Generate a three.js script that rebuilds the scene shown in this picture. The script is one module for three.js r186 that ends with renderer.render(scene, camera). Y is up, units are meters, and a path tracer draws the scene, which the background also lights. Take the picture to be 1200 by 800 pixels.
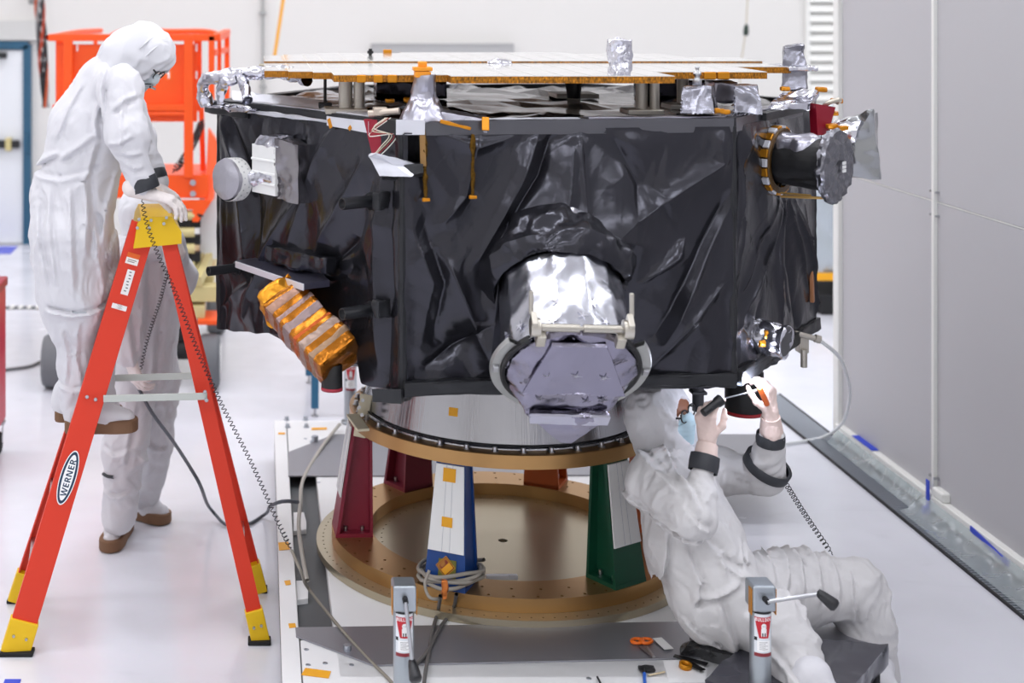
import * as THREE from 'three';
import { RoundedBoxGeometry } from 'three/addons/geometries/RoundedBoxGeometry.js';
import { mergeGeometries, mergeVertices, toCreasedNormals } from 'three/addons/utils/BufferGeometryUtils.js';
import { RectAreaLightUniformsLib } from 'three/addons/lights/RectAreaLightUniformsLib.js';
import { ConvexGeometry } from 'three/addons/geometries/ConvexGeometry.js';
import { createNoise3D } from 'simplex-noise';

// ---------- camera: a level camera with a shifted lens (the photograph keeps its verticals upright) ----------
const scene = new THREE.Scene();
const FOCAL = 1700, CX = 305, HY = -8, CAM_H = 2.55;        // pixels of the 1200 x 800 frame; metres
const FULL = 3000;
const camera = new THREE.PerspectiveCamera(2 * Math.atan(FULL / 2 / FOCAL) * 180 / Math.PI, 1, 0.05, 80);
camera.position.set(0, CAM_H, 0);
camera.setViewOffset(FULL, FULL, FULL / 2 - CX, FULL / 2 - HY, 1200, 800);
camera.updateProjectionMatrix();
camera.focus = 5.4; camera.userData.fStop = 0.8;

const renderer = new THREE.WebGLRenderer();
renderer.toneMapping = THREE.LinearToneMapping;
renderer.toneMappingExposure = 1.1;
renderer.shadowMap.enabled = true;
RectAreaLightUniformsLib.init();
scene.background = new THREE.Color(0x000000);
const CEIL = 6.2;
const PANEL_POWER = 10;                                       // radiance of the ceiling light panels
const PANELS = [];
for (const x of [-4.6, -1.6, 1.4, 4.9, 7.4]) for (const z of [2.2, -1.4, -5, -8.6, -12.4]) PANELS.push([x, z]);

// ---------- helpers ----------
let seed = 7;
const rnd = () => { seed = (seed * 1664525 + 1013904223) >>> 0; return seed / 4294967296; };
const rr = (a, b) => a + (b - a) * rnd();
const N3 = createNoise3D(rnd);
const v3 = (x, y, z) => new THREE.Vector3(x, y, z);
const clamp = (x, a = 0, b = 1) => Math.min(b, Math.max(a, x));
const lerp = (a, b, t) => a + (b - a) * t;
const sst = (a, b, x) => { const t = clamp((x - a) / (b - a)); return t * t * (3 - 2 * t); };
// a photograph pixel seen at distance d, or where its ray meets the height y
const P = (px, py, d) => v3((px - CX) * d / FOCAL, CAM_H - (py - HY) * d / FOCAL, -d);
const PY = (px, py, y) => P(px, py, (CAM_H - y) * FOCAL / (py - HY));
const names = {};
const numbered = (n) => { const k = names[n] = (names[n] ?? -1) + 1; return k ? `${n}_${String(k).padStart(3, '0')}` : n; };
const origin = (o) => { const p = v3(0, 0, 0); for (let q = o; q; q = q.parent) p.add(q.position); return p; };
function shade(m) { m.castShadow = m.receiveShadow = true; return m; }
function thing(name, label, category, base = [0, 0, 0], group) {
  const o = new THREE.Group(); o.name = numbered(name); o.position.set(...(base.isVector3 ? base.toArray() : base));
  o.userData = { label, category }; if (group) o.userData.group = group;
  scene.add(o); return o;
}
// geometry is given in world metres, whatever the parent's own place is
function part(name, geo, mat, parent, label) {
  const g = Array.isArray(geo) ? merged(geo) : geo;
  const m = shade(new THREE.Mesh(g, mat)); m.name = name;
  m.position.copy(origin(parent)).negate();
  if (label) m.userData.label = label;
  parent.add(m); return m;
}
function solo(name, geo, mat, label, category, group) {       // a thing that is one mesh
  const m = shade(new THREE.Mesh(Array.isArray(geo) ? merged(geo) : geo, mat)); m.name = numbered(name);
  m.userData = { label, category }; if (group) m.userData.group = group;
  scene.add(m); return m;
}
function struct(name, geo, mat, label) {
  const m = shade(new THREE.Mesh(Array.isArray(geo) ? merged(geo) : geo, mat)); m.name = name;
  m.userData = { kind: 'structure', label: label ?? name.replace(/_/g, ' '), category: name.split('_')[0] };
  scene.add(m); return m;
}
function clean(g) {
  let q = g.index ? g.toNonIndexed() : g.clone();
  for (const k of Object.keys(q.attributes)) if (!['position', 'normal', 'uv'].includes(k)) q.deleteAttribute(k);
  if (!q.attributes.normal) q.computeVertexNormals();
  if (!q.attributes.uv) q.setAttribute('uv', new THREE.BufferAttribute(new Float32Array(q.attributes.position.count * 2), 2));
  q.morphAttributes = {}; q.clearGroups(); return q;
}
const merged = (list) => list.length === 1 ? list[0] : mergeGeometries(list.map(clean));
function basis(x, y, z, o) { return new THREE.Matrix4().makeBasis(x, y, z).setPosition(o); }
const box = (cx, cy, cz, w, h, d, r = 0.004) => new RoundedBoxGeometry(w, h, d, 1, Math.min(r, w / 2.01, h / 2.01, d / 2.01)).translate(cx, cy, cz);
// a bar of w (across) by h (along "up") from a to b
function bar(a, b, w, h, up = v3(0, 1, 0), r = 0.003) {
  const z = b.clone().sub(a), L = z.length(); z.normalize();
  let x = up.clone().cross(z); if (x.lengthSq() < 1e-8) x = v3(1, 0, 0).cross(z); x.normalize();
  const y = z.clone().cross(x);
  return box(0, 0, 0, w, h, L, r).applyMatrix4(basis(x, y, z, a.clone().add(b).multiplyScalar(0.5)));
}
function rod(a, b, r1, r2 = r1, n = 20, open = false) {
  const y = b.clone().sub(a), L = y.length(); y.normalize();
  let x = Math.abs(y.y) < 0.95 ? v3(0, 1, 0).cross(y) : v3(1, 0, 0).cross(y); x.normalize();
  return new THREE.CylinderGeometry(r2, r1, L, n, 1, open).applyMatrix4(basis(x, y, x.clone().cross(y), a.clone().add(b).multiplyScalar(0.5)));
}
// a turned profile [radius, height along axis] around an axis
function turned(o, axis, prof, n = 40) {
  const y = axis.clone().normalize();
  let x = Math.abs(y.y) < 0.95 ? v3(0, 1, 0).cross(y) : v3(1, 0, 0).cross(y); x.normalize();
  return new THREE.LatheGeometry(prof.map(([r, h]) => new THREE.Vector2(Math.max(r, 1e-5), h)), n).applyMatrix4(basis(x, y, x.clone().cross(y), o));
}
const curve = (pts) => new THREE.CatmullRomCurve3(pts, false, 'centripetal');
const tube = (pts, r, n = 60, k = 8) => new THREE.TubeGeometry(pts.isCurve ? pts : curve(pts), n, r, k);
function coil(pts, turns, R, r, perTurn = 9, k = 5) {          // a coiled cord along a path
  const c = curve(pts), n = turns * perTurn, fr = c.computeFrenetFrames(n), out = [];
  for (let i = 0; i <= n; i++) {
    const a = i / perTurn * 2 * Math.PI, p = c.getPointAt(i / n);
    const e = Math.min(1, Math.min(i, n - i) / (2 * perTurn));
    out.push(p.addScaledVector(fr.normals[i], Math.cos(a) * R * e).addScaledVector(fr.binormals[i], Math.sin(a) * R * e));
  }
  return new THREE.TubeGeometry(new THREE.CatmullRomCurve3(out, false, 'chordal'), n, r, k);
}
function prism(pts2, h, map) {                                 // polygon [x,y] extruded by h, then mapped by a Matrix4
  const g = new THREE.ExtrudeGeometry(new THREE.Shape(pts2.map(([x, y]) => new THREE.Vector2(x, y))), { depth: h, bevelEnabled: false });
  return map ? g.applyMatrix4(map) : g;
}
// a plate lying flat: outline in (x, z), from y0 up by t
const plate = (pts, y0, t) => new THREE.ExtrudeGeometry(new THREE.Shape(pts.map(([x, z]) => new THREE.Vector2(x, -z))), { depth: t, bevelEnabled: false }).rotateX(-Math.PI / 2).translate(0, y0, 0);
const mirrorRing = (cx, cz, ro, ri, y0, t, n = 96) => {
  const p = [[ri, 0], [ri, t], [ro - 0.003, t], [ro, t - 0.003], [ro, 0], [ri, 0]].map(([r, h]) => new THREE.Vector2(r, h));
  return toCreasedNormals(new THREE.LatheGeometry(p, n), 0.6).translate(cx, y0, cz);
};

// ---------- crumpled foil ----------
const hash = (i, j, k, s) => { let h = (i * 374761393 + j * 668265263 + k * 2147483647 + s * 1274126177) | 0; h = Math.imul(h ^ (h >>> 13), 1274126177); h ^= h >>> 16; return (h >>> 0) / 4294967296; };
function worley(x, y, z) {
  const xi = Math.floor(x), yi = Math.floor(y), zi = Math.floor(z); let b = 9;
  for (let i = -1; i < 2; i++) for (let j = -1; j < 2; j++) for (let k = -1; k < 2; k++) {
    const a = xi + i, c = yi + j, e = zi + k;
    const dx = a + hash(a, c, e, 1) - x, dy = c + hash(a, c, e, 2) - y, dz = e + hash(a, c, e, 3) - z, d = dx * dx + dy * dy + dz * dz;
    if (d < b) b = d;
  }
  return Math.sqrt(b);
}
const triW = (t) => Math.abs(((t % 1) + 1) % 1 - 0.5) * 2;
const DIRS = []; for (let k = 0; k < 7; k++) { const d = v3(rr(-1, 1), rr(-1, 1), rr(-1, 1)).normalize(); DIRS.push([d.x, d.y, d.z, rr(0.32, 0.95), rnd()]); }
const crease = (x, y, z) => {                                   // flat facets between sharp creases, about -0.5 .. 0.5
  const w1 = 0.35 * N3(x * 0.45, y * 0.45, z * 0.45), w2 = 0.35 * N3(x * 0.45 + 31, y * 0.45, z * 0.45); let h = 0;
  for (let k = 0; k < 7; k++) {
    const [a, b, c, f, ph] = DIRS[k], m = clamp(0.55 + 0.9 * N3(x * 0.3 + k * 17, y * 0.3, z * 0.3));
    if (m > 0) h += m * (triW((a * x + b * y + c * z) * f + ph + (k & 1 ? w1 : w2)) - 0.5) * 0.42 / f;
  }
  return h * 0.62;
};
const ridge = (x, y, z) => 1 - 2 * Math.abs(N3(x, y, z));
function subdivide(g, max) {                                    // split edges until none is longer than max
  let q = clean(g); let p = q.attributes.position.array, u = q.attributes.uv.array;
  for (let it = 0; it < 8; it++) {
    const np = [], nu = []; let any = false;
    for (let t = 0; t < p.length / 9; t++) {
      const a = [0, 1, 2].map((k) => [p[t * 9 + k * 3], p[t * 9 + k * 3 + 1], p[t * 9 + k * 3 + 2], u[t * 6 + k * 2], u[t * 6 + k * 2 + 1]]);
      const L = [0, 1, 2].map((k) => { const e = a[k], f = a[(k + 1) % 3]; return Math.hypot(e[0] - f[0], e[1] - f[1], e[2] - f[2]); });
      const m = L.indexOf(Math.max(...L));
      const put = (...vs) => { for (const w of vs) { np.push(w[0], w[1], w[2]); nu.push(w[3], w[4]); } };
      if (L[m] > max) {
        any = true; const A = a[m], B = a[(m + 1) % 3], C = a[(m + 2) % 3], M = A.map((e, i) => (e + B[i]) / 2);
        put(A, M, C); put(M, B, C);
      } else put(...a);
    }
    p = np; u = nu; if (!any) break;
  }
  const o = new THREE.BufferGeometry();
  o.setAttribute('position', new THREE.Float32BufferAttribute(p, 3)); o.setAttribute('uv', new THREE.Float32BufferAttribute(u, 2));
  return o;
}
function crumple(g, amp, freq, max = 0.02, angle = 0.5) {
  let q = subdivide(g, max); q.deleteAttribute('uv');
  q = mergeVertices(q, 1e-4); q.computeVertexNormals();
  const p = q.attributes.position, n = q.attributes.normal;
  for (let i = 0; i < p.count; i++) {
    const x = p.getX(i), y = p.getY(i), z = p.getZ(i);
    const h = amp * (crease(x * freq, y * freq, z * freq) + 0.4 * crease(x * freq * 2.3 + 5, y * freq * 2.3, z * freq * 2.3));
    p.setXYZ(i, x + n.getX(i) * h, y + n.getY(i) * h, z + n.getZ(i) * h);
  }
  q.deleteAttribute('normal'); q = toCreasedNormals(q, angle);
  return q;
}
// sheet: bilinear patch p00 (bottom left) p10 p11 p01, displaced along its normal by h(s, t, u, v) metres
function sheet(p00, p10, p11, p01, nu, nv, h, both) {
  const nrm = p10.clone().sub(p00).cross(p01.clone().sub(p00)).normalize();
  const W = p10.distanceTo(p00), H = p01.distanceTo(p00), pos = [], uv = [], idx = [], c = v3(), d = v3();
  for (let j = 0; j <= nv; j++) for (let i = 0; i <= nu; i++) {
    const u = i / nu, v = j / nv;
    c.copy(p00).lerp(p10, u); d.copy(p01).lerp(p11, u); c.lerp(d, v);
    const k = h ? h(u * W, v * H, u, v) : 0; c.addScaledVector(nrm, k);
    pos.push(c.x, c.y, c.z); uv.push(u * W, v * H);
  }
  for (let j = 0; j < nv; j++) for (let i = 0; i < nu; i++) {
    const a = j * (nu + 1) + i, b = a + 1, e = a + nu + 1, f = e + 1; idx.push(a, b, f, a, f, e);
  }
  const g = new THREE.BufferGeometry();
  g.setAttribute('position', new THREE.Float32BufferAttribute(pos, 3)); g.setAttribute('uv', new THREE.Float32BufferAttribute(uv, 2));
  g.setIndex(idx); g.computeVertexNormals(); return g;
}

// ---------- a distance field on a grid, meshed by surface nets ----------
function field(prims, { cell = 0.01, k = 0.03, wrinkle, band = 0.06, cut } = {}) {
  const lo = v3(1e9, 1e9, 1e9), hi = v3(-1e9, -1e9, -1e9);
  for (const p of prims) {
    const r = Math.max(p.r, p.s ?? p.r) + 0.05;
    for (const q of [p.a, p.b]) { lo.min(v3(q.x - r, q.y - r, q.z - r)); hi.max(v3(q.x + r, q.y + r, q.z + r)); }
  }
  const nx = Math.ceil((hi.x - lo.x) / cell) + 2, ny = Math.ceil((hi.y - lo.y) / cell) + 2, nz = Math.ceil((hi.z - lo.z) / cell) + 2;
  const f = new Float32Array(nx * ny * nz).fill(1);
  for (const p of prims) {
    const { a, b } = p, ra = p.r, rb = p.s ?? p.r, kk = p.k ?? k, R = Math.max(ra, rb) + kk + band * 0.6, q = p.q ?? [1, 1, 1];
    const i0 = [a.x, a.y, a.z].map((w, i) => Math.max(0, Math.floor((Math.min(w, [b.x, b.y, b.z][i]) - R / q[i] - [lo.x, lo.y, lo.z][i]) / cell)));
    const i1 = [a.x, a.y, a.z].map((w, i) => Math.min([nx, ny, nz][i] - 1, Math.ceil((Math.max(w, [b.x, b.y, b.z][i]) + R / q[i] - [lo.x, lo.y, lo.z][i]) / cell)));
    const bx = (b.x - a.x) * q[0], by = (b.y - a.y) * q[1], bz = (b.z - a.z) * q[2], L2 = bx * bx + by * by + bz * bz || 1e-9, sc = 1 / Math.max(...q);
    for (let z = i0[2]; z <= i1[2]; z++) for (let y = i0[1]; y <= i1[1]; y++) for (let x = i0[0]; x <= i1[0]; x++) {
      const px = (lo.x + x * cell - a.x) * q[0], py = (lo.y + y * cell - a.y) * q[1], pz = (lo.z + z * cell - a.z) * q[2];
      const t = clamp((px * bx + py * by + pz * bz) / L2);
      const d = (Math.hypot(px - bx * t, py - by * t, pz - bz * t) - (ra + (rb - ra) * t)) * (q === p.q ? sc : 1);
      const id = x + nx * (y + ny * z), o = f[id];
      if (p.minus) { f[id] = Math.max(o, -d); continue; }
      const h = Math.max(kk - Math.abs(o - d), 0) / kk;
      f[id] = Math.min(o, d) - h * h * kk * 0.25;
    }
  }
  if (wrinkle || cut) for (let z = 0; z < nz; z++) for (let y = 0; y < ny; y++) for (let x = 0; x < nx; x++) {
    const id = x + nx * (y + ny * z);
    const X = lo.x + x * cell, Y = lo.y + y * cell, Z = lo.z + z * cell;
    if (wrinkle && Math.abs(f[id]) < band) f[id] += wrinkle(X, Y, Z);
    if (cut && f[id] < 0.08) f[id] = Math.max(f[id], cut(X, Y, Z));
  }
  const pos = [], nor = [], idx = [], at = new Int32Array(nx * ny * nz).fill(-1), e = [];
  const F = (x, y, z) => f[x + nx * (y + ny * z)];
  for (let z = 0; z < nz - 1; z++) for (let y = 0; y < ny - 1; y++) for (let x = 0; x < nx - 1; x++) {
    let m = 0; for (let c = 0; c < 8; c++) { e[c] = F(x + (c & 1), y + (c >> 1 & 1), z + (c >> 2)); if (e[c] < 0) m |= 1 << c; }
    if (m === 0 || m === 255) continue;
    let sx = 0, sy = 0, sz = 0, n = 0;
    for (let c = 0; c < 8; c++) for (const bit of [1, 2, 4]) {
      if (c & bit) continue; const o = c | bit; if ((e[c] < 0) === (e[o] < 0)) continue;
      const t = e[c] / (e[c] - e[o]);
      sx += (c & 1) + (bit === 1 ? t : 0); sy += (c >> 1 & 1) + (bit === 2 ? t : 0); sz += (c >> 2) + (bit === 4 ? t : 0); n++;
    }
    at[x + nx * (y + ny * z)] = pos.length / 3;
    pos.push(lo.x + (x + sx / n) * cell, lo.y + (y + sy / n) * cell, lo.z + (z + sz / n) * cell);
  }
  const quad = (a, b, c, d, flip) => { if (a < 0 || b < 0 || c < 0 || d < 0) return; flip ? idx.push(a, c, b, a, d, c) : idx.push(a, b, c, a, c, d); };
  for (let z = 1; z < nz - 1; z++) for (let y = 1; y < ny - 1; y++) for (let x = 1; x < nx - 1; x++) {
    const i = x + nx * (y + ny * z), s = f[i] < 0;
    if (s !== (f[i + 1] < 0)) quad(at[i - nx - nx * ny], at[i - nx * ny], at[i], at[i - nx], !s);
    if (s !== (f[i + nx] < 0)) quad(at[i - 1 - nx * ny], at[i - 1], at[i], at[i - nx * ny], !s);
    if (s !== (f[i + nx * ny] < 0)) quad(at[i - 1 - nx], at[i - nx], at[i], at[i - 1], !s);
  }
  const g = new THREE.BufferGeometry();
  g.setAttribute('position', new THREE.Float32BufferAttribute(pos, 3)); g.setIndex(idx); g.computeVertexNormals();
  return g;
}
const cap = (a, b, r, s, o) => ({ a, b: b ?? a, r, s: s ?? r, ...o });

// ---------- textures and materials ----------
function dataTex(n, fn, srgb) {
  const d = new Uint8Array(n * n * 4);
  for (let j = 0; j < n; j++) for (let i = 0; i < n; i++) {
    const c = fn(i / n, j / n); for (let k = 0; k < 3; k++) d[(j * n + i) * 4 + k] = clamp(c[k]) * 255; d[(j * n + i) * 4 + 3] = 255;
  }
  const t = new THREE.DataTexture(d, n, n); t.wrapS = t.wrapT = THREE.RepeatWrapping; t.magFilter = THREE.LinearFilter; t.minFilter = THREE.LinearFilter;
  if (srgb) t.colorSpace = THREE.SRGBColorSpace; t.needsUpdate = true; return t;
}
// periodic noise: blend of four shifted samples
const peri = (fn) => (u, v) => { const a = u, b = v, f = (x, y) => fn(x, y); return lerp(lerp(f(a, b), f(a - 1, b), a), lerp(f(a, b - 1), f(a - 1, b - 1), a), b); };
function canvasTex(w, h, draw) {
  const c = document.createElement('canvas'); c.width = w; c.height = h; draw(c.getContext('2d'), w, h);
  const t = new THREE.CanvasTexture(c); t.colorSpace = THREE.SRGBColorSpace; return t;
}
const rep = (t, x, y = x) => { const c = t.clone(); c.repeat.set(x, y); c.needsUpdate = true; return c; };
const crumpleTex = dataTex(512, (u, v) => { const h = 0.5 + 0.45 * (0.6 * peri((x, y) => crease(x * 9, y * 9, 3))(u, v) + 0.4 * peri((x, y) => crease(x * 22, y * 22, 8))(u, v)); return [h, h, h]; });
const grainTex = dataTex(256, (u, v) => { const h = 0.5 + 0.3 * peri((x, y) => N3(x * 40, y * 40, 2))(u, v) + 0.2 * peri((x, y) => N3(x * 90, y * 90, 5))(u, v); return [h, h, h]; });
const brushTex = dataTex(256, (u, v) => { const h = 0.6 + 0.2 * peri((x, y) => N3(x * 60, y * 2, 2))(u, v) + 0.15 * peri((x, y) => N3(x * 120, y * 3, 5))(u, v); return [h, h, h]; });
const mat = (hex, roughness = 0.6, metalness = 0, o = {}) => new THREE.MeshPhysicalMaterial({ color: hex, roughness, metalness, ...o });
const M = {
  blanket: mat(0x3b3b41, 0.22, 0.75, { bumpMap: rep(crumpleTex, 3.2), bumpScale: 0.0012, side: THREE.DoubleSide }),
  blackTape: mat(0x2c2d30, 0.42, 0.4, { bumpMap: rep(crumpleTex, 5), bumpScale: 0.001 }),
  deckFoil: mat(0x34323a, 0.16, 0.85, { side: THREE.DoubleSide }),
  silver: mat(0xd9d9e2, 0.2, 1, { side: THREE.DoubleSide }),
  satinFoil: mat(0xaeadb8, 0.3, 1, { bumpMap: rep(crumpleTex, 6), bumpScale: 0.0008, side: THREE.DoubleSide }),
  lilac: mat(0x8a8796, 0.2, 1, { side: THREE.DoubleSide }),  // silver foil with a lilac reflection put into its colour
  greyFoil: mat(0x8b8b94, 0.26, 1, { bumpMap: rep(crumpleTex, 6), bumpScale: 0.0012, side: THREE.DoubleSide }), greyTape: mat(0x66666b, 0.34, 0.75, { bumpMap: rep(crumpleTex, 5), bumpScale: 0.001 }),
  whiteTape: mat(0xdadbe2, 0.4, 0.35),
  gold: mat(0xd9942a, 0.28, 0.8, { side: THREE.DoubleSide }),
  kapton: mat(0xcf8712, 0.32, 0.45, { side: THREE.DoubleSide }),
  yellowTape: mat(0xf2ab12, 0.5),
  white: mat(0xf2f2f0, 0.45),
  bus_black: mat(0x121214, 0.5),
  dull_black: mat(0x17171a, 0.7),
  steel: mat(0xb9babd, 0.28, 1),
  alu: mat(0xcfd0d2, 0.34, 1, { bumpMap: rep(brushTex, 1), bumpScale: 0.0002 }),
  zinc: mat(0xb7bcc4, 0.38, 0.9),
  brass: mat(0xb48c5a, 0.32, 0.8, { bumpMap: rep(grainTex, 6), bumpScale: 0.0001 }),
  plateMetal: mat(0xb5aa92, 0.3, 0.75),
  
  red: mat(0x8d2038, 0.45), maroon: mat(0x7a2436, 0.45), blue: mat(0x0b3f83, 0.4), green: mat(0x0d4a33, 0.42), orangeLeg: mat(0xc25a1e, 0.45), navy: mat(0x0a2c63, 0.4),
  ladder: mat(0xe23a1e, 0.5, 0, { bumpMap: rep(grainTex, 3), bumpScale: 0.0003 }), ladderYellow: mat(0xf2c40b, 0.45), rubber: mat(0x1a1a1c, 0.8),
  liftOrange: mat(0xff5a12, 0.42), liftCream: mat(0xd3c58c, 0.5), tyre: mat(0x74767a, 0.75),
  cloth: mat(0xdbdade, 0.85, 0, { sheen: 0.3, sheenRoughness: 0.6, sheenColor: new THREE.Color(0xffffff), bumpMap: rep(grainTex, 4), bumpScale: 0.0002 }),
  hood: mat(0xdddde1, 0.8), sole: mat(0x7d5c43, 0.75), glove: mat(0xefe6e2, 0.5), gloveSkin: mat(0xe6cfc6, 0.45),
  skin: mat(0x8a5a42, 0.55), mask: mat(0xb9d3dc, 0.8), strap: mat(0x33353a, 0.55), darkGlass: mat(0x15191f, 0.12),
  plasticBlack: mat(0x202124, 0.35), cordBlack: mat(0x1e2024, 0.5), cordGrey: mat(0x8a8c90, 0.5),
  door: mat(0xe9ecef, 0.5), doorBlue: mat(0x2a5a76, 0.45),
  wall: mat(0xe2e0dc, 0.7), grayPanel: mat(0xbdbcbf, 0.55), rail: mat(0xeeeee9, 0.45),
  blueTape: mat(0x2a45c8, 0.5), clear: mat(0xf2f7f7, 0.12, 0, { transmission: 1, thickness: 0, ior: 1.35, side: THREE.DoubleSide }),
  clearFrost: mat(0xe6eef0, 0.16, 0, { transmission: 0.72, thickness: 0, ior: 1.4, side: THREE.DoubleSide }),
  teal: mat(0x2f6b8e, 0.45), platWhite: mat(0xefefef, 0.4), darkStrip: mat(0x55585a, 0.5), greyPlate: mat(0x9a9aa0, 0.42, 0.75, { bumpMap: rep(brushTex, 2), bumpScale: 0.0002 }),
};
// ---------- the room ----------
const BACK = -14.8, LEFT = -6.5, RIGHT = 9.5, FRONT = 5;
{
  const floorTint = dataTex(512, (u, v) => {
    const a = peri((x, y) => N3(x * 5, y * 5, 1))(u, v), b = peri((x, y) => N3(x * 17, y * 17, 4))(u, v), s = Math.max(0, peri((x, y) => ridge(x * 4, y * 9, 7))(u, v) - 0.8);
    const k = 0.9 + 0.02 * a + 0.012 * b - 0.1 * s; return [k * 0.995, k * 0.998, k * 1.03];
  }, true);
  const floorRough = dataTex(256, (u, v) => { const k = 0.2 + 0.07 * peri((x, y) => N3(x * 6, y * 14, 3))(u, v) + 0.05 * peri((x, y) => N3(x * 20, y * 30, 9))(u, v); return [k, k, k]; });
  const fm = new THREE.MeshPhysicalMaterial({ map: rep(floorTint, 4, 5), roughness: 1, roughnessMap: rep(floorRough, 4, 5), bumpMap: rep(grainTex, 3, 4), bumpScale: 0.0006 });
  struct('floor', new THREE.BoxGeometry(RIGHT - LEFT, 0.2, FRONT - BACK).translate((RIGHT + LEFT) / 2, -0.1, (FRONT + BACK) / 2), fm, 'glossy pale grey epoxy clean room floor');
  const W = RIGHT - LEFT, D = FRONT - BACK, mx = (LEFT + RIGHT) / 2, mz = (FRONT + BACK) / 2;
  struct('wall_back', new THREE.BoxGeometry(W + 0.4, CEIL, 0.2).translate(mx, CEIL / 2, BACK - 0.1), M.wall, 'white back wall of the clean room');
  struct('wall_front', new THREE.BoxGeometry(W + 0.4, CEIL, 0.2).translate(mx, CEIL / 2, FRONT + 0.1), M.wall, 'white wall behind the photographer');
  struct('wall_left', new THREE.BoxGeometry(0.2, CEIL, D).translate(LEFT - 0.1, CEIL / 2, mz), M.wall, 'white wall beyond the lift');
  struct('wall_far_right', new THREE.BoxGeometry(0.2, CEIL, D).translate(RIGHT + 0.1, CEIL / 2, mz), M.wall, 'white wall behind the grey panel partition');
  struct('ceiling', new THREE.BoxGeometry(W + 0.4, 0.2, D + 0.4).translate(mx, CEIL + 0.1, mz), M.wall, 'white clean room ceiling');
  for (const [x, z] of PANELS) {
    const t = thing('ceiling_light', 'flat fluorescent panel set into the clean room ceiling', 'light', [x, CEIL, z], 'ceiling light panels');
    part('frame', [box(x - 1.12, CEIL - 0.02, z, 0.05, 0.04, 0.7), box(x + 1.12, CEIL - 0.02, z, 0.05, 0.04, 0.7), box(x, CEIL - 0.02, z - 0.34, 2.2, 0.04, 0.05), box(x, CEIL - 0.02, z + 0.34, 2.2, 0.04, 0.05)], M.rail, t);
    part('diffuser', new THREE.BoxGeometry(2.18, 0.02, 0.62).translate(x, CEIL - 0.012, z), mat(0xffffff, 0.5, 0, { emissive: 0xf6f8ff, emissiveIntensity: 1.5 }), t);
    const L = new THREE.RectAreaLight(0xf6f8ff, PANEL_POWER, 2.16, 0.6); L.position.set(0, -0.05, 0); L.rotation.x = -Math.PI / 2; L.castShadow = true; t.add(L);
  }
}
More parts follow.
